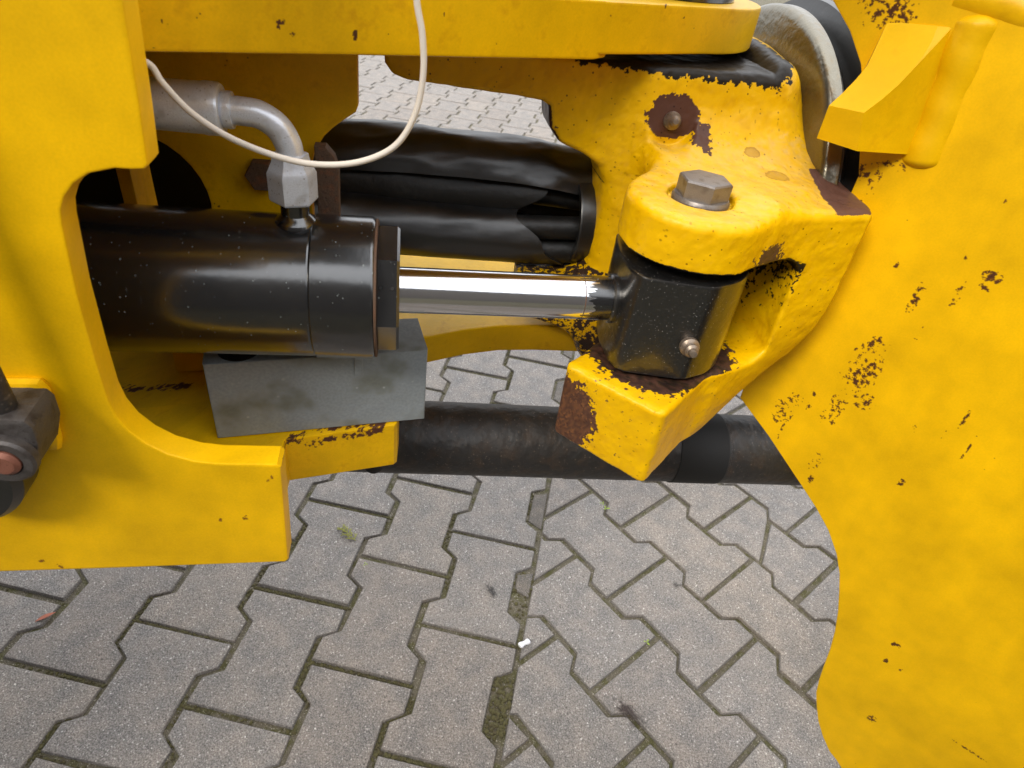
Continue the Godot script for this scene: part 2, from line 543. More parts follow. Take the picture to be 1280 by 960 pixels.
func casting_color(q: Vector3, n: Vector3) -> Color:
	var paint_c := Color(0.75, 0.432, 0.003)
	var f: Vector3 = front_inv * q
	var a := cast_noise.get_noise_3dv(q * 130.0)
	var b := cast_noise.get_noise_3dv(q * 330.0 + Vector3(9, 3, 1))
	var wob := a * 0.010 + b * 0.003
	var c := paint_c
	c = c.lerp(Color(0.55, 0.29, 0.03), clampf(a * 0.6 + b * 0.4 - 0.12, 0.0, 0.35) * (1.0 if q.z < -0.04 and q.y > 0.74 else 0.25))
	if n.y > 0.75 and q.y > 0.765: c = c.lerp(Color(0.62, 0.42, 0.13), clampf(0.28 + a * 0.5, 0, 0.55))
	var brown := Color(0.075, 0.036, 0.024)
	var grease := Color(0.018, 0.013, 0.011)
	# bare steel on the front of the lower lug
	var e := Vector2((f.x + 0.037) / 0.034, (f.y - 0.59) / 0.036)
	if f.z > 0.06 and e.length() + wob * 40.0 < 1.0:
		c = brown.lerp(Color(0.17, 0.075, 0.035), clampf(b * 1.6 + 0.3, 0, 1))
	elif f.z > 0.06 and absf(f.x + 0.0) < 0.03 and b + a * 0.6 > 0.62:
		c = brown
	# corner of the yoke with its paint gone
	var k := Vector2(f.x, f.z) - Vector2(0.05, -0.115)
	if q.y > 0.770 and q.y < 0.788 and n.y > 0.6 and k.dot(Vector2(0.787, -0.617)) > -0.001 + wob * 0.25 and f.x > 0.03 and f.z < -0.055:
		c = Color(0.12, 0.062, 0.045)
	# grease round the rod eye
	var rad := Vector2(f.x, f.z).length()
	if f.y < 0.65 and f.y > 0.60 and n.y > 0.5 and rad < 0.070 + wob * 1.5 and not (f.x < -0.02 and f.z > 0.062):
		c = grease.lerp(brown, clampf(0.5 + a * 1.4, 0, 1))
	if f.y > 0.655 and f.y < 0.737 and rad < 0.1 and f.z < 0.0 and f.x > 0.0 and (f.y - 0.70) * 18.0 - (f.x - 0.045) * 12.0 + a * 1.1 + b * 0.9 > 0.1:
		c = grease
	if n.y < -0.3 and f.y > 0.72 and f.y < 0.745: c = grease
	var scar := Vector2((f.x - 0.0615) / 0.004 + b * 1.2, (f.y - 0.745) / 0.012)
	if scar.length() < 1.0 and f.z > -0.06 and f.z < 0.03: c = brown
	# grease point
	var s := Vector2(q.x - 0.137, q.y - 0.808)
	if q.z > -0.13 and q.z < -0.06 and (Vector2(s.x, s.y if s.y > 0 else s.y * 1.7).length() < 0.0225 + wob * 0.6 or (Vector2(s.x - 0.026, (s.y + 0.007) * 0.8).length() < 0.008 + wob * 0.6)):
		c = Color(0.085, 0.038, 0.026)
	# grease squeezed out under the upper plate
	if q.y > 0.842 + clampf(wob * 0.6, -0.02, 0.008) and q.x > 0.05 and q.x < 0.232 + wob: c = grease
	if Vector2(q.x - 0.222, q.y - 0.862).length() < 0.02 + wob: c = grease
	# notch under the wing, dirty rim below the hoses
	if q.x > 0.026 and q.x < 0.05 + wob and q.y < 0.812 and q.y > 0.775 and n.x < 0.2 and q.z < -0.112 and (n.x < -0.5 or a + b > 0.6): c = brown
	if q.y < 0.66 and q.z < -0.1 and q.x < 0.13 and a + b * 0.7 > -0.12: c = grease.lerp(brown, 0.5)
	# stains on the top of the yoke
	for st in [Vector4(0.220, -0.048, 0.0105, 0.008), Vector4(0.207, -0.076, 0.0075, 0.005), Vector4(0.197, -0.109, 0.005, 0.004)]:
		var r := Vector2((q.x - st.x) / st.z, (q.z - st.y) / st.w).length() + wob * 22.0
		if n.y > 0.6 and q.y < 0.80 and r < 1.0: c = c.lerp(Color(0.36, 0.19, 0.01), 0.85 if r > 0.8 else 0.6)
	return c

# ---------------------------------------------------------------- the scene
func _ready():
	rng.seed = 5
	machine = Transform3D(Basis(Vector3(0.976296, 0, -0.21644), Vector3.UP, Vector3(0.21644, 0, 0.976296)), Vector3(-0.0106, 0, -0.4604))
	front = Transform3D(Basis(Vector3(cos(TURN), 0, sin(TURN)), Vector3.UP, Vector3(-sin(TURN), 0, cos(TURN))), PIN)
	front_inv = front.affine_inverse()
	camera_and_light()
	materials()
	pavement()
	hall()
	rear_frame()
	front_frame()
	swivel_casting()
	steering_cylinder()
	hoses()
	small_steel()
	litter()

func camera_and_light():
	var cam := Camera3D.new()
	cam.name = "camera"
	add_child(cam)
	cam.transform = Transform3D(Basis(Vector3(0.9892, 0.1177, -0.0872).normalized(), Vector3(-0.1464, 0.7949, -0.5888).normalized(), Vector3(0.0, 0.5952, 0.8036)).orthonormalized(), Vector3(0, 0.9411, 0))
	cam.fov = 61.594
	cam.near = 0.02
	cam.far = 400.0
	var lens := CameraAttributesPhysical.new()      # a phone's small lens, focused on the pin
	lens.frustum_focal_length = 20.13
	lens.exposure_aperture = 13.0
	lens.frustum_focus_distance = 0.58
	cam.attributes = lens
	cam.fov = 61.594
	cam.current = true
	var env := Environment.new()
	env.background_mode = Environment.BG_SKY
	var im := Image.create(256, 128, false, Image.FORMAT_RGBF)
	var f := noise(3, 0.02, 4)
	for y in 128:
		var el := (64.0 - y - 0.5) / 128.0 * PI
		for x in 256:
			var a := (x + 0.5) / 256.0 * TAU
			var v := Vector3(cos(a) * cos(el), sin(el), sin(a) * cos(el))
			var l := (1.0 + 2.0 * maxf(sin(el), 0.0)) / 3.0        # an overcast sky is three times as bright overhead
			l *= 1.0 + 0.16 * f.get_noise_3dv(v * 60.0)
			if el < 0: l = 0.3
			im.set_pixel(x, y, Color(l * 0.96, l * 0.985, l * 1.03))
	var pano := PanoramaSkyMaterial.new()
	pano.panorama = ImageTexture.create_from_image(im)
	pano.energy_multiplier = 1.0
	var sky := Sky.new()
	sky.sky_material = pano
	env.sky = sky
	env.tonemap_mode = Environment.TONE_MAPPER_LINEAR
	env.tonemap_exposure = 3.3
	env.sdfgi_enabled = true
	env.ssao_enabled = true
	env.ssil_enabled = true
	var we := WorldEnvironment.new()
	we.name = "daylight"
	we.environment = env
	add_child(we)
	var sun := DirectionalLight3D.new()
	sun.name = "sun"
	sun.light_energy = 0.36
	sun.light_color = Color(1.0, 0.96, 0.9)
	sun.light_angular_distance = 20.0
	sun.shadow_enabled = true
	add_child(sun)
	sun.look_at_from_position(Vector3(-0.9, 1.36, 1.4), Vector3.ZERO)

func materials():
	var rough_cast := bumps(11, 0.03, 4.0)
	var peel := bumps(12, 0.05, 1.5)
	M.plain_yellow = with_bumps(tri(mat(Color.WHITE, 0.42, 0.0, paint(Vector2.ZERO, Vector2(0.4, 0.4), 1280, 31, Color(0.87, 0.68, 0.0), [], 0.9, true)), 0.4), peel, 0.25)
	var grey := mat(Color.WHITE, 0.40, 0.0, flecked(1024, 41, Color(1, 1, 1), Color(0.22, 0.15, 0.14), 430, 2.8, Color(0.95, 0.93, 0.90), 0.45, 0.03))
	grey.vertex_color_use_as_albedo = true
	M.cast = with_bumps(tri(grey, 0.3), rough_cast, 0.22)
	M.black_paint = with_bumps(tri(mat(Color.WHITE, 0.24, 0.0, flecked(1024, 42, Color(0.072, 0.075, 0.082), Color(0.58, 0.62, 0.61), 520, 2.6, Color(0.105, 0.103, 0.10), 0.42, 0.15)), 0.28), peel, 0.12)
	M.black_dusty = with_bumps(tri(mat(Color.WHITE, 0.33, 0.0, flecked(1024, 43, Color(0.07, 0.069, 0.07), Color(0.75, 0.74, 0.72), 1700, 2.0, Color(0.10, 0.09, 0.08), 0.45, 0.2)), 0.2), rough_cast, 0.2)
	M.rubber = with_bumps(tri(mat(Color.WHITE, 0.38, 0.0, flecked(512, 44, Color(0.075, 0.075, 0.08), Color(0.34, 0.33, 0.32), 160, 1.3, Color(0.16, 0.155, 0.15), 0.4, 0.12)), 0.2), peel, 0.15)
	M.hose = with_bumps(tri(mat(Color.WHITE, 0.5, 0.0, flecked(512, 45, Color(0.075, 0.075, 0.075), Color(0.3, 0.3, 0.3), 200, 1.3, Color(0.15, 0.14, 0.13), 0.4, 0.12)), 0.15), rough_cast, 0.3)
	M.dark = mat(Color(0.045, 0.043, 0.042), 0.75)
	M.grease = with_bumps(tri(mat(Color(0.11, 0.085, 0.075), 0.35), 0.05), rough_cast, 1.0)
	M.zinc = with_bumps(tri(mat(Color.WHITE, 0.30, 0.3, flecked(512, 46, Color(0.84, 0.86, 0.90), Color(0.45, 0.42, 0.40), 300, 2.0, Color(0.72, 0.72, 0.73), 0.42, 0.08)), 0.12), peel, 0.3)
	M.galvanised = with_bumps(tri(mat(Color.WHITE, 0.5, 0.25, flecked(1024, 47, Color(0.56, 0.59, 0.61), Color(0.66, 0.68, 0.69), 260, 2.0, Color(0.46, 0.475, 0.45), 0.46, 0.08)), 0.7), peel, 0.5)
	M.bolt = with_bumps(tri(mat(Color.WHITE, 0.44, 0.55, flecked(512, 48, Color(0.50, 0.48, 0.47), Color(0.66, 0.65, 0.63), 200, 2.0, Color(0.40, 0.37, 0.35), 0.45, 0.12)), 0.08), peel, 0.5)
	M.worn_steel = with_bumps(tri(mat(Color.WHITE, 0.30, 0.9, flecked(1024, 49, Color(0.50, 0.48, 0.43), Color(0.34, 0.33, 0.28), 160, 2.5, Color(0.50, 0.45, 0.37), 0.42, 0.16)), 0.16), rough_cast, 0.35)
	M.rust = with_bumps(tri(mat(Color.WHITE, 0.75, 0.0, flecked(512, 50, Color(0.34, 0.26, 0.20), Color(0.18, 0.12, 0.10), 900, 3.0, Color(0.42, 0.27, 0.18), 0.45, 0.2)), 0.08), rough_cast, 0.6)
	M.chrome = with_bumps(tri(mat(Color(0.90, 0.90, 0.91), 0.15, 1.0), 0.1), bumps(13, 0.08, 1.0), 0.06)
	M.shaft = with_bumps(tri(mat(Color.WHITE, 0.5, 0.1, flecked(1024, 51, Color(0.155, 0.15, 0.15), Color(0.38, 0.34, 0.30), 1500, 3.0, Color(0.215, 0.18, 0.155), 0.5, 0.2)), 0.3), rough_cast, 0.5)
	M.worn_dark = with_bumps(tri(mat(Color.WHITE, 0.5, 0.4, flecked(512, 53, Color(0.31, 0.295, 0.29), Color(0.2, 0.17, 0.15), 500, 2.5, Color(0.22, 0.2, 0.19), 0.45, 0.14)), 0.1), rough_cast, 0.5)
	M.copper = tri(mat(Color.WHITE, 0.5, 0.3, flecked(256, 54, Color(0.52, 0.34, 0.28), Color(0.35, 0.2, 0.16), 250, 2.5, Color(0.42, 0.25, 0.2), 0.45, 0.1)), 0.03)
	M.nipple = tri(mat(Color.WHITE, 0.4, 0.6, flecked(256, 52, Color(0.52, 0.47, 0.42), Color(0.25, 0.18, 0.14), 200, 2.0, Color(0.36, 0.28, 0.23), 0.4, 0.1)), 0.03)
	M.cord = with_bumps(tri(mat(Color(0.80, 0.77, 0.73), 0.8), 0.02), rough_cast, 0.4)
	for k in ["black_paint", "black_dusty"]:
		M[k].metallic_specular = 1.0
		M[k].clearcoat_enabled = true
		M[k].clearcoat = 0.7
		M[k].clearcoat_roughness = 0.16
	M.rubber.metallic_specular = 0.8
	for k in ["plain_yellow", "cast"]: M[k].metallic_specular = 0.35
	# paving
	var grain := bumps(14, 0.12, 5.0, 1024, 4)
	var stone := concrete(61)
	M.paver = []
	for t in [Color(1, 1, 1), Color(0.97, 0.962, 0.955), Color(1.02, 1.01, 0.995), Color(0.985, 0.985, 0.985)]:
		M.paver.append(with_bumps(tri(mat(t, 0.88, 0.0, stone), 0.42, true), grain, 0.8))
	M.mortar = with_bumps(tri(mat(Color(0.86, 0.85, 0.83), 0.95, 0.0, stone), 0.3, true), grain, 1.6)
	M.joint = with_bumps(tri(mat(Color.WHITE, 0.95, 0.0, flecked(1024, 62, Color(0.37, 0.345, 0.29), Color(0.62, 0.60, 0.55), 7000, 2.6, Color(0.30, 0.29, 0.17), 0.50, 0.3)), 0.35, true), grain, 1.5)
	M.moss = tri(mat(Color.WHITE, 0.95, 0.0, flecked(256, 63, Color(0.29, 0.275, 0.16), Color(0.40, 0.385, 0.22), 500, 2.0, Color(0.23, 0.20, 0.14), 0.45, 0.3)), 0.05, true)
	M.grit = tri(mat(Color(0.62, 0.60, 0.57), 0.9), 0.05)

func concrete(seed_: int) -> ImageTexture:
	var w := 1024
	var fine := field(w, w, seed_, 0.28, 3, true)
	var grit := field(w, w, seed_ + 5, 0.13, 2, true)
	var mid := field(w, w, seed_ + 1, 0.05, 3, true)
	var wide := field(w, w, seed_ + 2, 0.008, 3, true)
	var out := PackedByteArray()
	out.resize(w * w * 3)
	var r := RandomNumberGenerator.new()
	r.seed = seed_
	for i in w * w:
		var k := 1.0 + (fine[i] - 128) * 0.0012 + (grit[i] - 128) * 0.0024 + (mid[i] - 128) * 0.0007 + (wide[i] - 128) * 0.0007 + r.randf_range(-0.10, 0.10)
		var warm := (wide[i] - 128) * 0.018
		out[i * 3] = clampi(int(119 * k + warm), 0, 255)
		out[i * 3 + 1] = clampi(int(114 * k), 0, 255)
		out[i * 3 + 2] = clampi(int(109.5 * k - warm), 0, 255)
	for n in 16000:
		var x := r.randi() % w
		var y := r.randi() % w
		var q := r.randf_range(0.6, 1.8) if r.randf() < 0.85 else r.randf_range(1.8, 3.0)
		var v := r.randf_range(160, 225) if r.randf() < 0.55 else r.randf_range(55, 95)
		var a := r.randf_range(0.35, 0.85)
		for dy in range(-3, 4):
			for dx in range(-3, 4):
				var cover := clampf(q - sqrt(dx * dx + dy * dy) + 0.4, 0.0, 1.0) * a
				if cover <= 0: continue
				var i := posmod(y + dy, w) * w + posmod(x + dx, w)
				for ch in 3: out[i * 3 + ch] = int(lerpf(out[i * 3 + ch], v - ch * 4, cover))
	return tex(w, w, out)

# ---------------------------------------------------------------- paving
const PAVER := [Vector2(-0.0782, -0.0960), Vector2(0.0782, -0.0960), Vector2(0.0782, -0.058), Vector2(0.0532, -0.041), Vector2(0.0532, 0.041), Vector2(0.0782, 0.058), Vector2(0.0782, 0.0960), Vector2(-0.0782, 0.0960), Vector2(-0.0782, 0.058), Vector2(-0.0532, 0.041), Vector2(-0.0532, -0.041), Vector2(-0.0782, -0.058)]

func grid_at(g: Vector3, u: float, v: float) -> Vector3:
	return Vector3(g.x + u * cos(g.z) + v * sin(g.z), 0, g.y + u * sin(g.z) - v * cos(g.z))

func paver_mesh(outline: PackedVector2Array) -> ArrayMesh:
	var g := Geo.new()
	prism(g, outline, -0.05, 0.0, 0.0045, flat_on(0.0))
	return g.mesh(Vector3.ZERO)

func pavement():
	var ground := MeshInstance3D.new()
	ground.name = "ground"
	var pl := PlaneMesh.new()
	pl.size = Vector2(240, 240)
	ground.mesh = pl
	ground.material_override = M.joint
	ground.position.y = -0.0065
	ground.set_meta("kind", "structure")
	add_child(ground)
	var pave := Node3D.new()
	pave.name = "pavement"
	pave.set_meta("kind", "structure")
	add_child(pave)
	var shapes := []
	for k in 6:
		var q := PackedVector2Array()
		var chip := rng.randi() % 12 if k > 1 else -1
		for i in PAVER.size():
			q.append(PAVER[i] * (0.955 if i == chip else 1.0) + Vector2(rng.randf_range(-1, 1), rng.randf_range(-1, 1)) * 0.001)
		shapes.append(paver_mesh(q))
	var far := []
	for k in range(-30, 3):
		for n in range(-6, 40):
			var u := 0.14 * k
			var v := 0.2 * n + (0.1 if k % 2 == 0 else 0.0)      # centres lie half way between the joints
			if n < -4 and k > -6: continue
			var p := grid_at(GRID, u, v)
			var xf := Transform3D(Basis.from_euler(Vector3(rng.randf_range(-0.006, 0.006), -GRID.z + rng.randf_range(-0.012, 0.012), rng.randf_range(-0.006, 0.006))), p + Vector3(rng.randf_range(-0.0012, 0.0012), rng.randf_range(-0.0015, 0.001), rng.randf_range(-0.0012, 0.0012)))
			var near := k >= -5 and n <= 4
			var seen_far := k >= -6 and n >= 12 and n <= 22
			if near or seen_far:
				loose("paver", shapes[rng.randi() % 6], M.paver[rng.randi() % 4], pave, xf)
			else:
				far.append(xf)
	# diagonal field, cut along the seam
	var seam_a := grid_at(GRID, SEAM, -3.0)
	var seam_b := grid_at(GRID, SEAM, 12.0)
	var out_ := Vector3(cos(GRID.z), 0, sin(GRID.z)) * 6.0
	var field_ := ccw(PackedVector2Array([Vector2(seam_a.x, seam_a.z), Vector2(seam_a.x + out_.x, seam_a.z + out_.z), Vector2(seam_b.x + out_.x, seam_b.z + out_.z), Vector2(seam_b.x, seam_b.z)]))
	for k in range(-12, 26):
		for n in range(-16, 14):
			var u := 0.14 * k
			var v := 0.2 * n + (0.1 if k % 2 == 0 else 0.0)
			var p := grid_at(GRID2, u, v)
			if p.z > 0.4 or p.z < -3.0 or p.x > 3.0: continue
			var q := PackedVector2Array()
			for o in PAVER:
				var w := grid_at(GRID2, u + o.x, v + o.y)
				q.append(Vector2(w.x, w.z))
			var near: bool = p.x < 1.25 and p.z > -1.75
			for piece in Geometry2D.intersect_polygons(ccw(q), field_):
				if absf(area(piece)) < 0.0004: continue
				var whole: bool = absf(area(piece) - area(q)) < 1e-5 or absf(area(piece) + area(q)) < 1e-5
				var xf := Transform3D(Basis.from_euler(Vector3(rng.randf_range(-0.006, 0.006), -GRID2.z + rng.randf_range(-0.01, 0.01), rng.randf_range(-0.006, 0.006))), p + Vector3(0, rng.randf_range(-0.0015, 0.001), 0))
				if whole and not near:
					far.append(xf)
				elif near:
					var pieces := [piece]
					if Vector2(p.x - 0.535, p.z + 0.92).length() < 0.07: pieces = broken(piece, Vector2(p.x, p.z))
					for pc in pieces:
						if whole and pieces.size() == 1:
							loose("paver", shapes[rng.randi() % 6], M.paver[rng.randi() % 4], pave, xf)
						else:
							var l := PackedVector2Array()
							for w in pc: l.append(Vector2(w.x - p.x, -(w.y - p.z)))
							l = tidy(ccw(l))
							loose("paver", paver_mesh(l), M.paver[rng.randi() % 4], pave, Transform3D(Basis.IDENTITY, Vector3(p.x, rng.randf_range(-0.002, 0.0), p.z)))
	var mm := MultiMesh.new()
	mm.transform_format = MultiMesh.TRANSFORM_3D
	mm.mesh = shapes[0]
	mm.instance_count = far.size()
	for i in far.size(): mm.set_instance_transform(i, far[i])
	var mi := MultiMeshInstance3D.new()
	mi.name = "distant_pavers"
	mi.multimesh = mm
	mi.material_override = M.paver[0]
	mi.set_meta("kind", "stuff")
	pave.add_child(mi, true)
	for n in range(-4, 24):
		if n == -1: continue
		var q := PackedVector2Array()
		for o in [Vector2(0.3375, -0.040), Vector2(0.3645, -0.054), Vector2(0.3645, 0.054), Vector2(0.3375, 0.040)]:
			var w := grid_at(GRID, o.x + rng.randf_range(-0.001, 0.001), 0.2 * n + 0.1 + o.y * rng.randf_range(0.86, 1.0))
			q.append(Vector2(w.x, -w.z))
		if n == 0: q = PackedVector2Array([q[0].lerp(q[3], 0.55), q[1].lerp(q[2], 0.45), q[2], q[3]])
		loose("mortar_fill", paver_mesh(q), M.mortar, pave, Transform3D(Basis.IDENTITY, Vector3(0, rng.randf_range(-0.0035, -0.002), 0)))
	moss()

func area(q: PackedVector2Array) -> float:
	var s := 0.0
	for i in q.size(): s += q[i].cross(q[(i + 1) % q.size()])
	return s * 0.5

func tidy(q: PackedVector2Array) -> PackedVector2Array:      # drops points closer than a bevel
	var o := PackedVector2Array()
	for i in q.size():
		if q[i].distance_to(q[(i + 1) % q.size()]) > 0.007: o.append(q[i])
	return o

func broken(piece: PackedVector2Array, c: Vector2) -> Array:
	var cuts := [[0.62, 0.01]]
	var list := [piece]
	for cut in cuts:
		var d := Vector2(cos(cut[0] * PI), sin(cut[0] * PI))
		var n := Vector2(-d.y, d.x)
		var o: Vector2 = c + n * cut[1]
		var next := []
		for s in [-1.0, 1.0]:
			var half := ccw(PackedVector2Array([o - d + n * s * 0.0010, o + n * s * 0.0030 + d * 0.02, o + d + n * s * 0.0010, o + d + n * s, o - d + n * s]))
			for a in list:
				for r in Geometry2D.intersect_polygons(ccw(a), half):
					if absf(area(r)) > 0.0003: next.append(r)
		list = next
	return list

func moss():
	var g := Geo.new()
	var prof := [Vector2(0, -0.6), Vector2(0.9, -0.3), Vector2(1.0, 0.1), Vector2(0.6, 0.5), Vector2(0, 0.62)]
	lathe(g, prof, Transform3D(Basis(Vector3(1, 0, 0), Vector3(0, 0, -1), Vector3(0, 1, 0)), Vector3.ZERO), 6)
	var lump := g.mesh(Vector3.ZERO)
	var places := []
	var patch := noise(91, 5.0, 2)
	for k in range(-5, 3):
		for n in range(-4, 5):
			var u := 0.14 * k
			var v := 0.2 * n + (0.1 if k % 2 == 0 else 0.0)
			for i in 12:
				var a: Vector2 = PAVER[i] * 1.04
				var b: Vector2 = PAVER[(i + 1) % 12] * 1.04
				var steps := int(a.distance_to(b) / 0.0022)
				for s in steps:
					var w := a.lerp(b, (s + rng.randf()) / steps)
					var p := grid_at(GRID, u + w.x + rng.randf_range(-0.002, 0.002), v + w.y + rng.randf_range(-0.002, 0.002))
					var cross_joint := 0.35 if i == 0 or i == 6 else 0.0
					if patch.get_noise_2d(p.x, p.z) + cross_joint - 0.25 * p.z - 0.42 > rng.randf_range(-0.15, 0.25): places.append([p, rng.randf_range(0.0012, 0.0030)])
	# the gaps left by the notches along the seam
	for n in [-1, 0]:
		for t in (260 if n == -1 else 60):
			var p := grid_at(GRID, rng.randf_range(0.337, 0.366), 0.2 * n + 0.1 + rng.randf_range(-0.045, 0.045))
			if rng.randf() < 0.75: places.append([p, rng.randf_range(0.0015, 0.0042)])
	var mm := MultiMesh.new()
	mm.transform_format = MultiMesh.TRANSFORM_3D
	mm.mesh = lump
	mm.instance_count = places.size()
	for i in places.size():
		var r: float = places[i][1]
		mm.set_instance_transform(i, Transform3D(Basis.from_euler(Vector3(rng.randf(), rng.randf() * 6, rng.randf())).scaled(Vector3(r, r * 0.9, r)), (places[i][0] as Vector3) + Vector3(0, -0.0062 + r * 0.2, 0)))
	var mi := MultiMeshInstance3D.new()
	mi.name = "joint_moss"
	mi.multimesh = mm
	mi.material_override = M.moss
	mi.set_meta("kind", "stuff")
	tag(mi, "brown green moss and dirt in the joints between the paving blocks", "moss")
	add_child(mi, true)

# ---------------------------------------------------------------- rear frame, on the left
const CUT := [Vector2(-0.206, 0.889), Vector2(-0.2085, 0.845), Vector2(-0.2105, 0.819), Vector2(-0.2125, 0.8165), Vector2(-0.218, 0.8158), Vector2(-0.226, 0.8158), Vector2(-0.238, 0.8125), Vector2(-0.246, 0.807), Vector2(-0.252, 0.800), Vector2(-0.2555, 0.793), Vector2(-0.257, 0.785), Vector2(-0.2605, 0.745), Vector2(-0.262, 0.70), Vector2(-0.2622, 0.672), Vector2(-0.2605, 0.659), Vector2(-0.256, 0.647), Vector2(-0.248, 0.636), Vector2(-0.237, 0.627), Vector2(-0.222, 0.6205), Vector2(-0.207, 0.618), Vector2(-0.170, 0.617), Vector2(-0.1675, 0.6145), Vector2(-0.1712, 0.5145), Vector2(-0.1735, 0.5118)]

func rear_frame():
	var t := thing("rear_frame", "yellow rear machine frame on the left with cut-out side plate and long upper arm", "machine frame", Vector3(-0.25, 0.49, 0))
	var g := Geo.new()
	var q := PackedVector2Array([Vector2(-0.202, 1.25)])
	for v in CUT: q.append(v)
	q.append_array(PackedVector2Array([Vector2(-0.30, 0.5105), Vector2(-0.75, 0.5105), Vector2(-0.75, 1.25)]))
	prism(g, q, 0.10, 0.12, 0.0018)
	g.planar(Transform3D(), Vector2(-0.55, 0.45), Vector2(0.4, 0.5))
	var side_tex := paint(Vector2(-0.55, 0.45), Vector2(0.4, 0.5), 1700, 21, Color(0.87, 0.68, 0.0), [[-0.331, 0.516, 0.003, 0.003], [-0.34, 0.522, 0.006, 0.002], [-0.197, 0.564, 0.0022, 0.0035, 0.8], [-0.176, 0.603, 0.0022, 0.0045, 0.8], [-0.214, 0.564, 0.002, 0.003, 0.8]], 0.55, false, Color(0.42, 0.27, 0.08), 0.12)
	M.side = mat(Color.WHITE, 0.45, 0.0, side_tex)
	M.side.metallic_specular = 0.35
	var side := part("side_plate", g, M.side, t)
	g = Geo.new()
	var pad := PackedVector2Array([Vector2(-0.36, 0.636), Vector2(-0.296, 0.636), Vector2(-0.2935, 0.644), Vector2(-0.2895, 0.684), Vector2(-0.293, 0.690), Vector2(-0.36, 0.690)])
	prism(g, pad, 0.118, 0.128, 0.005)
	part("weld_pad", g, M.plain_yellow, side)
	# upper arm, tapering to the pivot
	g = Geo.new()
	var pl := [Vector2(0.03, -0.0542), Vector2(0.058, -0.066), Vector2(0.105, -0.090)]
	pl += arc(Vector2(0.128, -0.222), 0.108, 72, -90, 22)
	pl += [Vector2(0.03, -0.328)]
	prism(g, plan(pl), 0.858, 0.893, 0.0025, flat_on())
	prism(g, plan([Vector2(-0.75, 0.0955), Vector2(-0.30, 0.0865), Vector2(-0.222, 0.0515), Vector2(-0.117, 0.0065), Vector2(-0.039, -0.0245), Vector2(0.051, -0.0625), Vector2(0.062, -0.075), Vector2(0.05, -0.30), Vector2(-0.75, -0.32)]), 0.8545, 0.8933, 0.0025, flat_on())
	g.planar(Transform3D(Basis(Vector3(0.93, 0, -0.37), Vector3.UP, Vector3(0.37, 0, 0.93)), Vector3.ZERO), Vector2(-0.35, 0.84), Vector2(0.75, 0.08))
	M.upper = mat(Color.WHITE, 0.42, 0.0, paint(Vector2(-0.35, 0.84), Vector2(0.75, 0.08), 1600, 22, Color(0.87, 0.68, 0.0), [[0.075, 0.887, 0.003, 0.0022], [0.057, 0.872, 0.0014, 0.0014], [0.07, 0.876, 0.0014, 0.0014], [-0.118, 0.861, 0.0016, 0.003], [-0.155, 0.861, 0.002, 0.002], [-0.16, 0.866, 0.003, 0.003], [-0.02, 0.8605, 0.0016, 0.0025], [0.12, 0.880, 0.0014, 0.003], [0.04, 0.892, 0.004, 0.003], [0.065, 0.8925, 0.008, 0.0025], [-0.06, 0.874, 0.0015, 0.0015], [-0.09, 0.868, 0.0015, 0.0015]], 1.25))
	M.upper.metallic_specular = 0.35
	part("upper_arm", g, M.upper, t)
	# plate behind the fitting, with a round opening
	g = Geo.new()
	var inn := [Vector2(-0.50, 0.857), Vector2(-0.121, 0.857), Vector2(-0.1215, 0.808), Vector2(-0.1235, 0.803), Vector2(-0.132, 0.797), Vector2(-0.141, 0.790), Vector2(-0.147, 0.784), Vector2(-0.155, 0.772), Vector2(-0.159, 0.757), Vector2(-0.160, 0.55), Vector2(-0.26, 0.55)]
	inn += arc(Vector2(-0.292, 0.722), 0.056, -60, 150, 20)
	inn += [Vector2(-0.50, 0.74)]
	prism(g, PackedVector2Array(inn), -0.072, -0.06, 0.0015)
	part("inner_plate", g, M.plain_yellow, t)
	g = Geo.new()
	box(g, Vector3(-0.322, 0.60, -0.16), Vector3(-0.311, 0.857, -0.115), 0.001)
	part("rib", g, M.plain_yellow, t)
	g = Geo.new()
	box(g, Vector3(-0.75, 0.49, -0.34), Vector3(-0.16, 0.857, -0.325), 0.001)
	part("far_plate", g, M.dark, t)
	g = Geo.new()
	box(g, Vector3(-0.75, 0.49, -0.32), Vector3(-0.735, 0.857, 0.098), 0.001)
	part("bulkhead", g, M.dark, t)
	g = Geo.new()    # bracket edge beside the fitting
	prism(g, PackedVector2Array([Vector2(-0.153, 0.70), Vector2(-0.1375, 0.70), Vector2(-0.136, 0.763), Vector2(-0.139, 0.774), Vector2(-0.145, 0.781), Vector2(-0.153, 0.781)]), -0.056, -0.044, 0.001)
	part("bracket", g, M.rust, t, "rusty bracket with a rounded corner")
	g = Geo.new()
	lathe(g, hexa(0.0125, 0.0, 0.009), axis_to(Vector3(0, 0, 1), Vector3(-0.194, 0.7525, -0.06)), 6)
	part("bolt", g, M.rust, t)
	# floor and lower arm
	g = Geo.new()
	prism(g, plan([Vector2(-0.72, 0.098), Vector2(-0.19, 0.098), Vector2(-0.187, 0.0095), Vector2(-0.0925, -0.0105), Vector2(-0.0895, -0.014), Vector2(-0.088, -0.04), Vector2(-0.086, -0.32), Vector2(-0.72, -0.32)]), 0.488, 0.540, 0.002, flat_on())
	g.planar(Transform3D(Basis(Vector3.UP, 0.203), Vector3(-0.187, 0, 0.0095)), Vector2(-0.11, 0.48), Vector2(0.24, 0.08), 0.0)
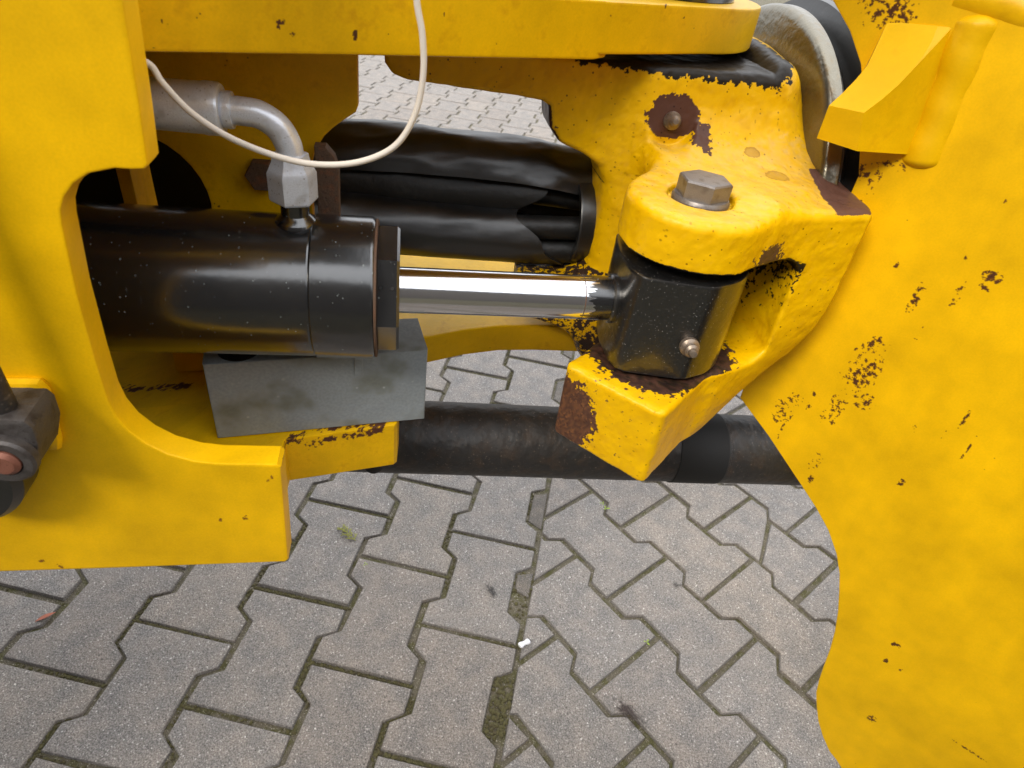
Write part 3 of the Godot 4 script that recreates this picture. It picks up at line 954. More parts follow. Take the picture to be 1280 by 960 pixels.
	M.floor = mat(Color.WHITE, 0.45, 0.0, paint(Vector2(-0.11, 0.48), Vector2(0.24, 0.08), 1600, 23, Color(0.87, 0.68, 0.0), [[0.010, 0.537, 0.011, 0.005, 1.3], [0.022, 0.5315, 0.009, 0.0075, 1.3], [0.038, 0.5345, 0.012, 0.0035, 1.4], [0.055, 0.5345, 0.012, 0.0045, 1.4], [0.070, 0.5355, 0.013, 0.005, 1.4], [0.080, 0.536, 0.008, 0.0045, 1.3]], 0.6))
	M.floor.metallic_specular = 0.35
	part("floor_plate", g, M.floor, t)
	g = Geo.new()
	var low := [Vector2(-0.30, -0.085), Vector2(-0.058, -0.110), Vector2(-0.019, -0.126), Vector2(0.020, -0.136), Vector2(0.06, -0.1385), Vector2(0.093, -0.138)]
	low += arc(Vector2(0.128, -0.222), 0.09, 70, -70, 16)
	low += [Vector2(0.085, -0.317), Vector2(-0.079, -0.335), Vector2(-0.30, -0.337)]
	prism(g, plan(low), 0.541, 0.574, 0.0025, flat_on())
	part("lower_arm", g, M.plain_yellow, t)
	# cap of the pivot pin
	g = Geo.new()
	lathe(g, [Vector2(0, 0.03), Vector2(0.078, 0.03), Vector2(0.084, 0.024), Vector2(0.086, 0.0), Vector2(0, 0.0)], Transform3D(flat_on().basis, Vector3(0.122, 0.8935, -0.215)), 48)
	part("pivot_cap", g, M.black_paint, t)
	# the operator cab overhanging above, outside the picture
	g = Geo.new()
	box(g, Vector3(-1.9, 1.30, -0.40), Vector3(-0.10, 2.3, 0.34), 0.03)
	part("cab", g, M.dark, t)
	g = Geo.new()
	lathe(g, [Vector2(0.2, -0.14), Vector2(0.40, -0.16), Vector2(0.46, -0.12), Vector2(0.46, 0.12), Vector2(0.40, 0.16), Vector2(0.2, 0.14)], axis_to(Vector3(0, 0, 1), Vector3(-1.22, 0.46, 0.22)), 40)
	part("wheel", g, M.dark, t)

func hall():      # a hall stands behind the viewer and shades the near ground
	var t := world_thing("hall", "pale rendered hall wall behind the viewer, facing the machine", "building", Vector3(0, 0, 2.9))
	var g := Geo.new()
	box(g, Vector3(-9, 0, 0), Vector3(9, 3.0, 0.3), 0.01)
	var w := part("wall", g, mat(Color(0.36, 0.34, 0.32), 0.9), t)
	g = Geo.new()
	box(g, Vector3(-9.2, 3.01, -0.25), Vector3(9.2, 3.1, 0.4), 0.01)
	part("roof_edge", g, M.dark, w)

func hexa(r: float, z0: float, z1: float) -> Array:
	return [Vector2(0, z0), Vector2(r, z0), Vector2(r, z1 - 0.0015), Vector2(r * 0.93, z1), Vector2(0, z1)]

# ---------------------------------------------------------------- front frame, on the right
const EDGE := [Vector2(-0.03, 0.931), Vector2(-0.012, 0.921), Vector2(0.007, 0.909), Vector2(0.028, 0.891), Vector2(0.045, 0.871), Vector2(0.059, 0.844), Vector2(0.070, 0.812), Vector2(0.078, 0.79), Vector2(0.078, 0.76), Vector2(0.070, 0.70), Vector2(0.055, 0.60), Vector2(0.059, 0.538), Vector2(0.102, 0.510), Vector2(0.153, 0.472), Vector2(0.178, 0.453), Vector2(0.199, 0.434), Vector2(0.218, 0.410), Vector2(0.231, 0.387), Vector2(0.241, 0.362), Vector2(0.251, 0.335), Vector2(0.260, 0.305), Vector2(0.267, 0.274), Vector2(0.272, 0.244), Vector2(0.277, 0.217), Vector2(0.283, 0.193), Vector2(0.292, 0.172), Vector2(0.304, 0.148), Vector2(0.318, 0.128), Vector2(0.334, 0.110), Vector2(0.345, 0.104)]

func front_frame():
	var t := thing("front_frame", "yellow front machine frame plate on the right with welded stop block", "machine frame", front * Vector3(0.35, 0.09, -0.15))
	var g := Geo.new()
	var q := PackedVector2Array(EDGE)
	q.append_array(PackedVector2Array([Vector2(0.36, 0.092), Vector2(0.9, 0.09), Vector2(0.9, 1.35), Vector2(-0.03, 1.35)]))
	prism(g, q, -0.152, -0.14, 0.0012, front)
	var lo := Vector2(-0.05, 0.08)
	var size := Vector2(0.6, 0.9)
	g.planar(front, lo, size)
	var chips := [[0.203, 0.747, 0.0072, 0.0047], [0.176, 0.754, 0.0043, 0.0027, 0.5], [0.151, 0.626, 0.0149, 0.0288, 0.55], [0.166, 0.598, 0.0104, 0.0087, 0.5], [0.148, 0.590, 0.0073, 0.0223, 0.5], [0.142, 0.563, 0.0106, 0.0074, 0.45], [0.104, 0.548, 0.0099, 0.0154, 0.7], [0.111, 0.522, 0.0016, 0.0139], [0.115, 0.568, 0.0110, 0.0083, 0.4], [0.154, 0.509, 0.0057, 0.0159, 0.6], [0.159, 0.486, 0.0050, 0.0051, 0.6], [0.122, 0.582, 0.0046, 0.0027], [0.203, 0.737, 0.0052, 0.0034, 0.6], [0.244, 0.625, 0.0012, 0.0201, 0.6], [0.215, 0.593, 0.0020, 0.0043], [0.231, 0.532, 0.0028, 0.0055], [0.188, 0.722, 0.0028, 0.0141, 0.35], [0.162, 0.711, 0.0036, 0.0161, 0.35], [0.136, 0.731, 0.0024, 0.0028], [0.314, 0.338, 0.0042, 0.0046], [0.316, 0.309, 0.0026, 0.0036], [0.333, 0.312, 0.0026, 0.0060], [0.343, 0.212, 0.0060, 0.0054], [0.427, 0.258, 0.0293, 0.0015], [0.048, 0.911, 0.0204, 0.0151], [0.081, 0.795, 0.0085, 0.0066, 0.7], [0.096, 0.806, 0.0127, 0.0045, 0.6], [0.088, 0.797, 0.0066, 0.0131, 0.45], [0.183, 0.804, 0.0010, 0.0018], [0.178, 0.682, 0.0036, 0.0068, 0.5], [0.155, 0.658, 0.0097, 0.0064, 0.5], [0.091, 0.780, 0.0057, 0.0128, 0.55], [0.259, 0.597, 0.0009, 0.0166, 0.5], [0.237, 0.602, 0.0016, 0.0083, 0.5]]
	M.front = mat(Color.WHITE, 0.42, 0.0, paint(lo, size, 1250, 24, Color(0.87, 0.68, 0.0), chips, 0.85, false, Color(0.27, 0.16, 0.09), 0.12))
	M.front.metallic_specular = 0.35
	part("side_plate", g, M.front, t)
	# stop block, concave on top, and its weld
	g = Geo.new()
	var l := []
	var r := []
	for i in 7:
		var s := i / 6.0
		var a := 1.0 - s
		l.append(front * (Vector3(0.056, 0.900, -0.138) * a * a + Vector3(0.0595, 0.874, -0.121) * 2 * a * s + Vector3(0.045, 0.845, -0.09) * s * s))
		r.append(front * (Vector3(0.087, 0.905, -0.137) * a * a + Vector3(0.094, 0.878, -0.115) * 2 * a * s + Vector3(0.071, 0.846, -0.09) * s * s))
	var e: Vector3 = front * Vector3(0.045, 0.820, -0.092)
	var f: Vector3 = front * Vector3(0.077, 0.819, -0.092)
	var gg: Vector3 = front * Vector3(0.109, 0.817, -0.141)
	var hh: Vector3 = front * Vector3(0.096, 0.906, -0.141)
	var e2: Vector3 = front * Vector3(0.045, 0.820, -0.141)
	var a2: Vector3 = front * Vector3(0.052, 0.902, -0.141)
	for i in 6:
		g.quad(l[i], l[i + 1], r[i + 1], r[i])
		g.tri(r[i], r[i + 1], (gg if i > 2 else hh))
		g.tri(l[i + 1], l[i], (e2 if i > 2 else a2))
	g.tri(hh, r[3], gg)
	g.tri(l[3], a2, e2)
	g.quad(l[6], e, f, r[6])
	g.tri(r[6], f, gg)
	g.tri(e, l[6], e2)
	g.quad(e, e2, gg, f)
	g.quad(a2, l[0], r[0], hh)
	g.crease = 0.93
	var stop := part("stop_block", g, M.plain_yellow, t)
	g = Geo.new()
	var path := []
	var radii := []
	for i in 61:
		var s := i / 60.0
		path.append(front * Vector3(lerpf(0.1085, 0.1165, s) + sin(s * 21.0) * 0.0006, lerpf(0.919, 0.8055, s), -0.1515))
		radii.append(0.0172 + sin(s * 9.0) * 0.0005 + sin(s * 23.0 + 1.0) * 0.0003 - 0.012 * pow(maxf(absf(s - 0.5) * 2.0 - 0.84, 0.0) / 0.16, 2.0))
	tube(g, PackedVector3Array(path), radii, 14)
	part("weld_bead", g, M.plain_yellow, stop)
	g = Geo.new()
	tube(g, smooth_path([front * Vector3(0.090, 0.926, -0.1545), front * Vector3(0.12, 0.924, -0.154), front * Vector3(0.15, 0.921, -0.1545), front * Vector3(0.25, 0.925, -0.155)], 6), 0.0165, 20)
	part("weld_bead", g, M.plain_yellow, t)
	g = Geo.new()
	tube(g, smooth_path([front * Vector3(0.37, 0.106, -0.139), front * Vector3(0.385, 0.1085, -0.137), front * Vector3(0.41, 0.108, -0.138), front * Vector3(0.43, 0.103, -0.14)], 6), [0.004, 0.0085, 0.008, 0.009, 0.0085, 0.009, 0.010, 0.009, 0.0085, 0.009, 0.0085, 0.008, 0.0075, 0.007, 0.0075, 0.006, 0.005, 0.004, 0.003], 12)
	part("weld_bead", g, M.plain_yellow, t)
	g = Geo.new()
	lathe(g, [Vector2(0.2, -0.14), Vector2(0.40, -0.16), Vector2(0.46, -0.12), Vector2(0.46, 0.12), Vector2(0.40, 0.16), Vector2(0.2, 0.14)], front * axis_to(Vector3(0, 0, 1), Vector3(1.12, 0.46, 0.06)), 40)
	part("wheel", g, M.dark, t)
	# bearing housing in the dark behind the plate
	g = Geo.new()
	lathe(g, [Vector2(0, 0.0), Vector2(0.165, 0.0), Vector2(0.165, 0.12), Vector2(0, 0.12)], axis_to(Vector3(1, 0, 0), Vector3(0.318, 0.72, -0.215)), 64)
	part("bearing_housing", g, M.dark, t)

# ---------------------------------------------------------------- casting with the yoke for the steering pin
func swivel_casting():
	var base := Vector3(0.18, 0.54, -0.15)
	var t := thing("swivel_casting", "yellow cast steel swivel with projecting yoke, chipped and greasy at the corners", "casting", base)
	var o := MeshInstance3D.new()
	o.name = "yoke_body"
	o.mesh = net(casting, Vector3(-0.115, 0.53, -0.30), Vector3(0.325, 0.888, 0.112), 0.0028, casting_color, base)
	o.material_override = M.cast
	t.add_child(o)
	# pin bolt
	var at := PIN + Vector3(0, 0.7735, 0)
	var g := Geo.new()
	lathe(g, [Vector2(0, 0), Vector2(0.0222, 0), Vector2(0.0225, 0.003), Vector2(0.021, 0.0055), Vector2(0.0, 0.006)], Transform3D(flat_on().basis, at), 40)
	var b := part("pin_bolt", g, M.bolt, t)
	g = Geo.new()
	g.crease = 0.9
	lathe(g, [Vector2(0, 0.004), Vector2(0.0205, 0.004), Vector2(0.0207, 0.0175), Vector2(0.0195, 0.0186), Vector2(0.0172, 0.0192), Vector2(0.0, 0.0194)], Transform3D(flat_on().basis.rotated(Vector3.UP, deg_to_rad(-33.5 + 0.0)), at), 6)
	part("hex_head", g, M.bolt, b)
	# grease points
	g = Geo.new()
	var gx := axis_to(Vector3(-0.1, 0.22, 1), Vector3(0.1365, 0.8085, -0.0985))
	lathe(g, [Vector2(0, 0), Vector2(0.0075, 0), Vector2(0.0075, 0.005), Vector2(0.0052, 0.008), Vector2(0.0042, 0.011), Vector2(0.0044, 0.013), Vector2(0.0025, 0.0155), Vector2(0, 0.016)], gx, 20)
	part("grease_nipple", g, M.nipple, t)

# ---------------------------------------------------------------- steering cylinder
func steering_cylinder():
	var t := thing("steering_cylinder", "black hydraulic steering cylinder with polished chrome rod", "hydraulic cylinder", Vector3(-0.1, 0.63, 0))
	var ax := axis_to(Vector3(1, 0, 0), Vector3(0, 0.6892, 0))
	var g := Geo.new()
	lathe(g, [Vector2(0, -0.50), Vector2(0.05, -0.50), Vector2(0.0532, -0.496), Vector2(0.0532, -0.1535), Vector2(0.0525, -0.152), Vector2(0.0542, -0.1505), Vector2(0.0545, -0.110), Vector2(0.0532, -0.1078), Vector2(0.045, -0.107), Vector2(0, -0.107)], ax, 96)
	var barrel := part("barrel", g, M.black_paint, t)
	g = Geo.new()
	lathe(g, [Vector2(0.030, -0.1075), Vector2(0.0528, -0.1075), Vector2(0.0532, -0.1066), Vector2(0.0528, -0.1058), Vector2(0.030, -0.1058)], ax, 72)
	part("rusty_rim", g, M.rust, barrel)
	g = Geo.new()
	g.crease = 0.9
	lathe(g, [Vector2(0, -0.1065), Vector2(0.0475, -0.1065), Vector2(0.048, -0.105), Vector2(0.048, -0.0915), Vector2(0.0465, -0.0895), Vector2(0.0225, -0.0892), Vector2(0.0185, -0.0915)], Transform3D(ax.basis.rotated(Vector3(1, 0, 0), 0.10), ax.origin), 6)
	var gland := part("gland", g, M.black_paint, t)
	for s in [-0.004, 0.004]:
		g = Geo.new()
		lathe(g, [Vector2(0, 0), Vector2(0.0014, 0), Vector2(0.0014, 0.0006), Vector2(0, 0.0006)], axis_to(Vector3(0, 0.5, 0.87), Vector3(-0.0985 + s, 0.7105, 0.0372)), 10)
		part("punch_mark", g, M.dark, gland)
	# port with its weld collar
	g = Geo.new()
	lathe(g, [Vector2(0.0155, 0.0495), Vector2(0.0145, 0.0535), Vector2(0.0115, 0.056), Vector2(0.0098, 0.058), Vector2(0.0098, 0.076), Vector2(0, 0.076)], Transform3D(flat_on().basis, Vector3(-0.163, 0.6892, 0)), 32)
	part("port", g, M.black_paint, barrel)
	g = Geo.new()
	lathe(g, [Vector2(0, -0.0895), Vector2(0.018, -0.0895), Vector2(0.018, 0.083), Vector2(0, 0.083)], ax, 72)
	var rod := part("rod", g, M.chrome, t)
	g = Geo.new()      # black paint over the end of the rod, with a ragged edge
	var segs := 90
	for i in segs:
		var w := []
		for k in 2:
			var a := TAU * (i + k) / segs
			var j := (i + k) % segs
			var edge := 0.066 + cast_noise.get_noise_2d(cos(j * TAU / segs) * 60.0, sin(j * TAU / segs) * 60.0 + 7.0) * 0.02 + sin(j * TAU / segs + 2.2) * 0.006
			w.append([ax * Vector3(0.0182 * cos(a), 0.0182 * sin(a), edge), ax * Vector3(0.0182 * cos(a), 0.0182 * sin(a), 0.0835), ax * Vector3(0.0178 * cos(a), 0.0178 * sin(a), edge)])
		g.quad(w[0][0], w[1][0], w[1][1], w[0][1])
		g.quad(w[0][2], w[1][2], w[1][0], w[0][0])
	part("overspray", g, M.black_paint, rod)
	g = Geo.new()
	lathe(g, [Vector2(0.0179, 0.0564), Vector2(0.0182, 0.0567), Vector2(0.0182, 0.0571), Vector2(0.0179, 0.0574)], ax, 60)
	part("scraper_mark", g, M.rust, rod)
	g = Geo.new()
	lathe(g, [Vector2(0.0, 0.080), Vector2(0.0192, 0.080), Vector2(0.0205, 0.0815), Vector2(0.0205, 0.0845), Vector2(0.0192, 0.086), Vector2(0.0192, 0.0875), Vector2(0.0215, 0.0885), Vector2(0.0222, 0.0905), Vector2(0.0215, 0.093), Vector2(0.0195, 0.095), Vector2(0.020, 0.105), Vector2(0, 0.105)], ax, 60)
	part("collar", g, M.black_dusty, rod)
	# rod eye
	g = Geo.new()
	var eye := [Vector2(-0.047, -0.036), Vector2(-0.052, -0.02), Vector2(-0.0545, 0.0), Vector2(-0.054, 0.030), Vector2(-0.050, 0.0405), Vector2(-0.044, 0.0455), Vector2(0.000, 0.0545), Vector2(0.008, 0.0545)]
	eye += arc(Vector2.ZERO, 0.0535, 72, -135, 30)
	var q := PackedVector2Array()
	for v in eye: q.append(Vector2(v.x + PIN.x, -(v.y + PIN.z)))
	prism(g, q, 0.6415, 0.7295, 0.003, flat_on())
	var e := part("rod_eye", g, M.black_dusty, t)
	g = Geo.new()
	lathe(g, [Vector2(0.0, 0.0), Vector2(0.035, 0.0), Vector2(0.035, 0.0065), Vector2(0, 0.0065)], Transform3D(flat_on().basis, PIN + Vector3(0, 0.729, 0)), 40)
	part("shim", g, M.grease, e)
	g = Geo.new()
	var gx := axis_to(Vector3(-0.12, 0.12, 1), Vector3(0.138, 0.6765, 0.0485))
	lathe(g, [Vector2(0, 0), Vector2(0.0078, 0), Vector2(0.0078, 0.0045), Vector2(0.0056, 0.0065), Vector2(0.0050, 0.009), Vector2(0.0056, 0.0105), Vector2(0.0036, 0.012), Vector2(0.0036, 0.0145), Vector2(0.0028, 0.016), Vector2(0, 0.0165)], gx, 18)
	part("grease_nipple", g, M.nipple, e)

# ---------------------------------------------------------------- hoses, sleeves, fitting, cord
func hoses():
	var x := -0.163
	var t := thing("hydraulic_hose", "zinc plated hose end with bent pipe screwed onto the black cylinder", "hose fitting", Vector3(x, 0.755, 0))
	var up := Transform3D(flat_on().basis, Vector3(x, 0, 0))
	var g := Geo.new()
	g.crease = 0.9
	lathe(g, [Vector2(0, 0.757), Vector2(0.0155, 0.757), Vector2(0.0165, 0.7585), Vector2(0.0165, 0.7765), Vector2(0.0150, 0.7795), Vector2(0.0128, 0.784), Vector2(0.0118, 0.7895), Vector2(0, 0.7895)], Transform3D(up.basis.rotated(Vector3.UP, 0.28), up.origin), 6)
	part("union_nut", g, M.zinc, t)
	g = Geo.new()
	tube(g, smooth_path([Vector3(x, 0.772, 0), Vector3(x, 0.786, 0), Vector3(x - 0.0007, 0.795, 0), Vector3(x - 0.006, 0.8055, 0), Vector3(x - 0.0155, 0.8122, 0), Vector3(x - 0.025, 0.814, 0), Vector3(x - 0.045, 0.8142, 0)], 8), 0.0088, 20)
	part("bent_pipe", g, M.zinc, t)
	g = Geo.new()
	lathe(g, [Vector2(0, 0), Vector2(0.0112, 0), Vector2(0.0115, 0.002), Vector2(0.0112, 0.005), Vector2(0.0105, 0.006), Vector2(0.0150, 0.0062), Vector2(0.0162, 0.008), Vector2(0.0162, 0.016), Vector2(0.0158, 0.018), Vector2(0.0154, 0.047), Vector2(0.0150, 0.049), Vector2(0, 0.049)], axis_to(Vector3(-1, 0, 0), Vector3(-0.196, 0.8142, 0)), 40)
	part("ferrule", g, M.zinc, t)
	g = Geo.new()
	tube(g, smooth_path([Vector3(-0.235, 0.8142, 0), Vector3(-0.28, 0.8142, 0), Vector3(-0.34, 0.81, -0.01), Vector3(-0.46, 0.79, -0.03)], 8), 0.0135, 20)
	part("hose", g, M.hose, t)

	# split rubber sleeves over the hose bundles
	var z := -0.185
	t = thing("protective_sleeve", "upper black rubber sleeve, wide and split open along its side", "rubber sleeve", Vector3(-0.02, 0.70, z), "rubber sleeves over the hoses")
	g = Geo.new()
	sleeve(g, [Vector3(-0.22, 0.722, z + 0.01), Vector3(-0.145, 0.7245, z), Vector3(-0.06, 0.7245, z - 0.003), Vector3(0.02, 0.722, z - 0.004), Vector3(0.075, 0.716, z - 0.004), Vector3(0.135, 0.705, z - 0.004)], 0.0375, 0.0022, deg_to_rad(6), deg_to_rad(246))
	part("sleeve", g, M.rubber, t)
	t = thing("protective_sleeve", "lower black rubber sleeve cut off short above the chrome rod", "rubber sleeve", Vector3(-0.02, 0.64, z), "rubber sleeves over the hoses")
	g = Geo.new()
	var path := smooth_path([Vector3(-0.22, 0.682, z + 0.04), Vector3(-0.145, 0.678, z + 0.03), Vector3(-0.06, 0.673, z + 0.027), Vector3(0.00, 0.671, z + 0.027), Vector3(0.058, 0.671, z + 0.027)], 10)
	cut_sleeve(g, path, 0.0285, 0.0025)
	part("sleeve", g, M.rubber, t)
	var ends := [[Vector3(-0.10, 0.684, z + 0.035), Vector3(0.0, 0.683, z + 0.036), Vector3(0.06, 0.6845, z + 0.037), Vector3(0.10, 0.686, z + 0.037), Vector3(0.16, 0.686, z + 0.03), 0.0118, "black hose in the cut sleeve, upper of the two"], [Vector3(-0.10, 0.659, z + 0.035), Vector3(0.0, 0.658, z + 0.036), Vector3(0.06, 0.6595, z + 0.037), Vector3(0.10, 0.661, z + 0.036), Vector3(0.16, 0.662, z + 0.03), 0.0122, "black hose in the cut sleeve, lower of the two"], [Vector3(-0.10, 0.708, z - 0.005), Vector3(0.0, 0.706, z + 0.0), Vector3(0.05, 0.706, z + 0.005), Vector3(0.09, 0.705, z + 0.01), Vector3(0.16, 0.70, z + 0.01), 0.0105, "black hose inside the split upper sleeve"]]
	for h in ends:
		t = thing("hose", h[6], "hose", Vector3(0.06, 0.66, z + 0.03), "hoses running through the swivel")
		g = Geo.new()
		tube(g, smooth_path([h[0], h[1], h[2], h[3], h[4]], 8), h[5], 20)
		part("tube", g, M.hose, t)
	t = thing("hose", "black hose at the back of the bundle, seen in the gap above the cut sleeve", "hose", Vector3(0.06, 0.66, z - 0.03), "hoses running through the swivel")
	g = Geo.new()
	tube(g, smooth_path([Vector3(-0.16, 0.676, z - 0.03), Vector3(0.0, 0.675, z - 0.028), Vector3(0.16, 0.678, z - 0.03)], 8), 0.021, 20)
	part("tube", g, M.hose, t)
	t = thing("protective_sleeve", "middle black rubber sleeve, dull grey, lying between the two larger ones", "rubber sleeve", Vector3(-0.02, 0.68, z), "rubber sleeves over the hoses")
	g = Geo.new()
	cut_sleeve(g, smooth_path([Vector3(-0.22, 0.712, z + 0.012), Vector3(-0.145, 0.7105, z + 0.008), Vector3(-0.06, 0.707, z + 0.006), Vector3(0.0, 0.7055, z + 0.006), Vector3(0.05, 0.7055, z + 0.006)], 10), 0.026, 0.002, 0.036, 0.03)
	part("sleeve", g, M.hose, t)
	t = thing("hose_cuff", "wide black rubber cuff round the hoses at the yellow opening", "rubber cuff", Vector3(0.1, 0.64, z))
	g = Geo.new()
	lathe(g, [Vector2(0.036, 0), Vector2(0.0425, 0.0), Vector2(0.0435, 0.002), Vector2(0.0435, 0.05), Vector2(0.036, 0.05)], axis_to(Vector3(1, 0.0, 0.0), Vector3(0.0825, 0.688, z + 0.02)), 48)
	part("cuff", g, M.rubber, t)

	# thin cord
	t = thing("cord", "thin off-white cord hanging in a loop across the hose fitting", "cord", Vector3(-0.136, 0.80, 0.065))
	g = Geo.new()
	tube(g, smooth_path([Vector3(-0.083, 1.02, 0.065), Vector3(-0.084, 0.916, 0.065), Vector3(-0.083, 0.895, 0.065), Vector3(-0.0795, 0.879, 0.065), Vector3(-0.0785, 0.859, 0.065), Vector3(-0.0825, 0.838, 0.065), Vector3(-0.0935, 0.820, 0.065), Vector3(-0.113, 0.8095, 0.065), Vector3(-0.136, 0.806, 0.065), Vector3(-0.158, 0.8085, 0.065), Vector3(-0.183, 0.817, 0.065), Vector3(-0.202, 0.829, 0.065), Vector3(-0.214, 0.843, 0.065), Vector3(-0.22, 0.853, 0.066), Vector3(-0.235, 0.862, 0.085), Vector3(-0.26, 0.90, 0.092)], 8), 0.0018, 10)
	part("line", g, M.cord, t)

func sleeve(g: Geo, pts: Array, r: float, thick: float, start: float, sweep: float):
	var path := smooth_path(pts, 8)
	var n := path.size()
	var segs := 40
	for i in n - 1:
		for k in segs:
			var w := []
			for c in [[i, k], [i + 1, k], [i + 1, k + 1], [i, k + 1]]:
				var s := float(c[0]) / (n - 1)
				var open := sweep * (1.0 - 0.10 * sin(s * 9.0) * s)
				var a: float = start + open * c[1] / segs
				var rr := r * (1.0 + 0.03 * sin(s * 7.0 + 1.0) + 0.09 * cast_noise.get_noise_3d(s * 5.0, cos(a) * 1.3, sin(a) * 1.3))
				w.append([path[c[0]] + Vector3(0, sin(a) * rr, cos(a) * rr), path[c[0]] + Vector3(0, sin(a) * (rr - thick), cos(a) * (rr - thick))])
			g.quad(w[0][0], w[1][0], w[2][0], w[3][0])
			g.quad(w[0][1], w[3][1], w[2][1], w[1][1])
			if k == 0: g.quad(w[0][0], w[0][1], w[1][1], w[1][0])
			if k == segs - 1: g.quad(w[3][0], w[2][0], w[2][1], w[3][1])

func cut_sleeve(g: Geo, path: PackedVector3Array, r: float, thick: float, tip := 0.05, slant := -0.028):
	var n := path.size()
	var segs := 48
	for i in n - 1:
		for k in segs:
			var w := []
			for c in [[i, k], [i + 1, k], [i + 1, k + 1], [i, k + 1]]:
				var a: float = TAU * c[1] / segs
				var p := path[c[0]]
				if c[0] > n - 12:      # the end is cut on the slant, shortest at the front
					var s: float = float(c[0] - n + 12) / 11.0
					p = path[n - 12].lerp(Vector3(tip + slant * sin(a) + 0.004 * sin(a * 5.0), path[n - 1].y, path[n - 1].z), s)
				var rr := r * (1.0 + 0.05 * cast_noise.get_noise_3d(p.x * 14.0, cos(a) * 1.2, sin(a) * 1.2 + r * 90.0))
				w.append([p + Vector3(0, sin(a) * rr, cos(a) * rr), p + Vector3(0, sin(a) * (rr - thick), cos(a) * (rr - thick))])
			g.quad(w[0][0], w[1][0], w[2][0], w[3][0])
			g.quad(w[0][1], w[3][1], w[2][1], w[1][1])
			if i == n - 2: g.quad(w[1][0], w[1][1], w[2][1], w[2][0])

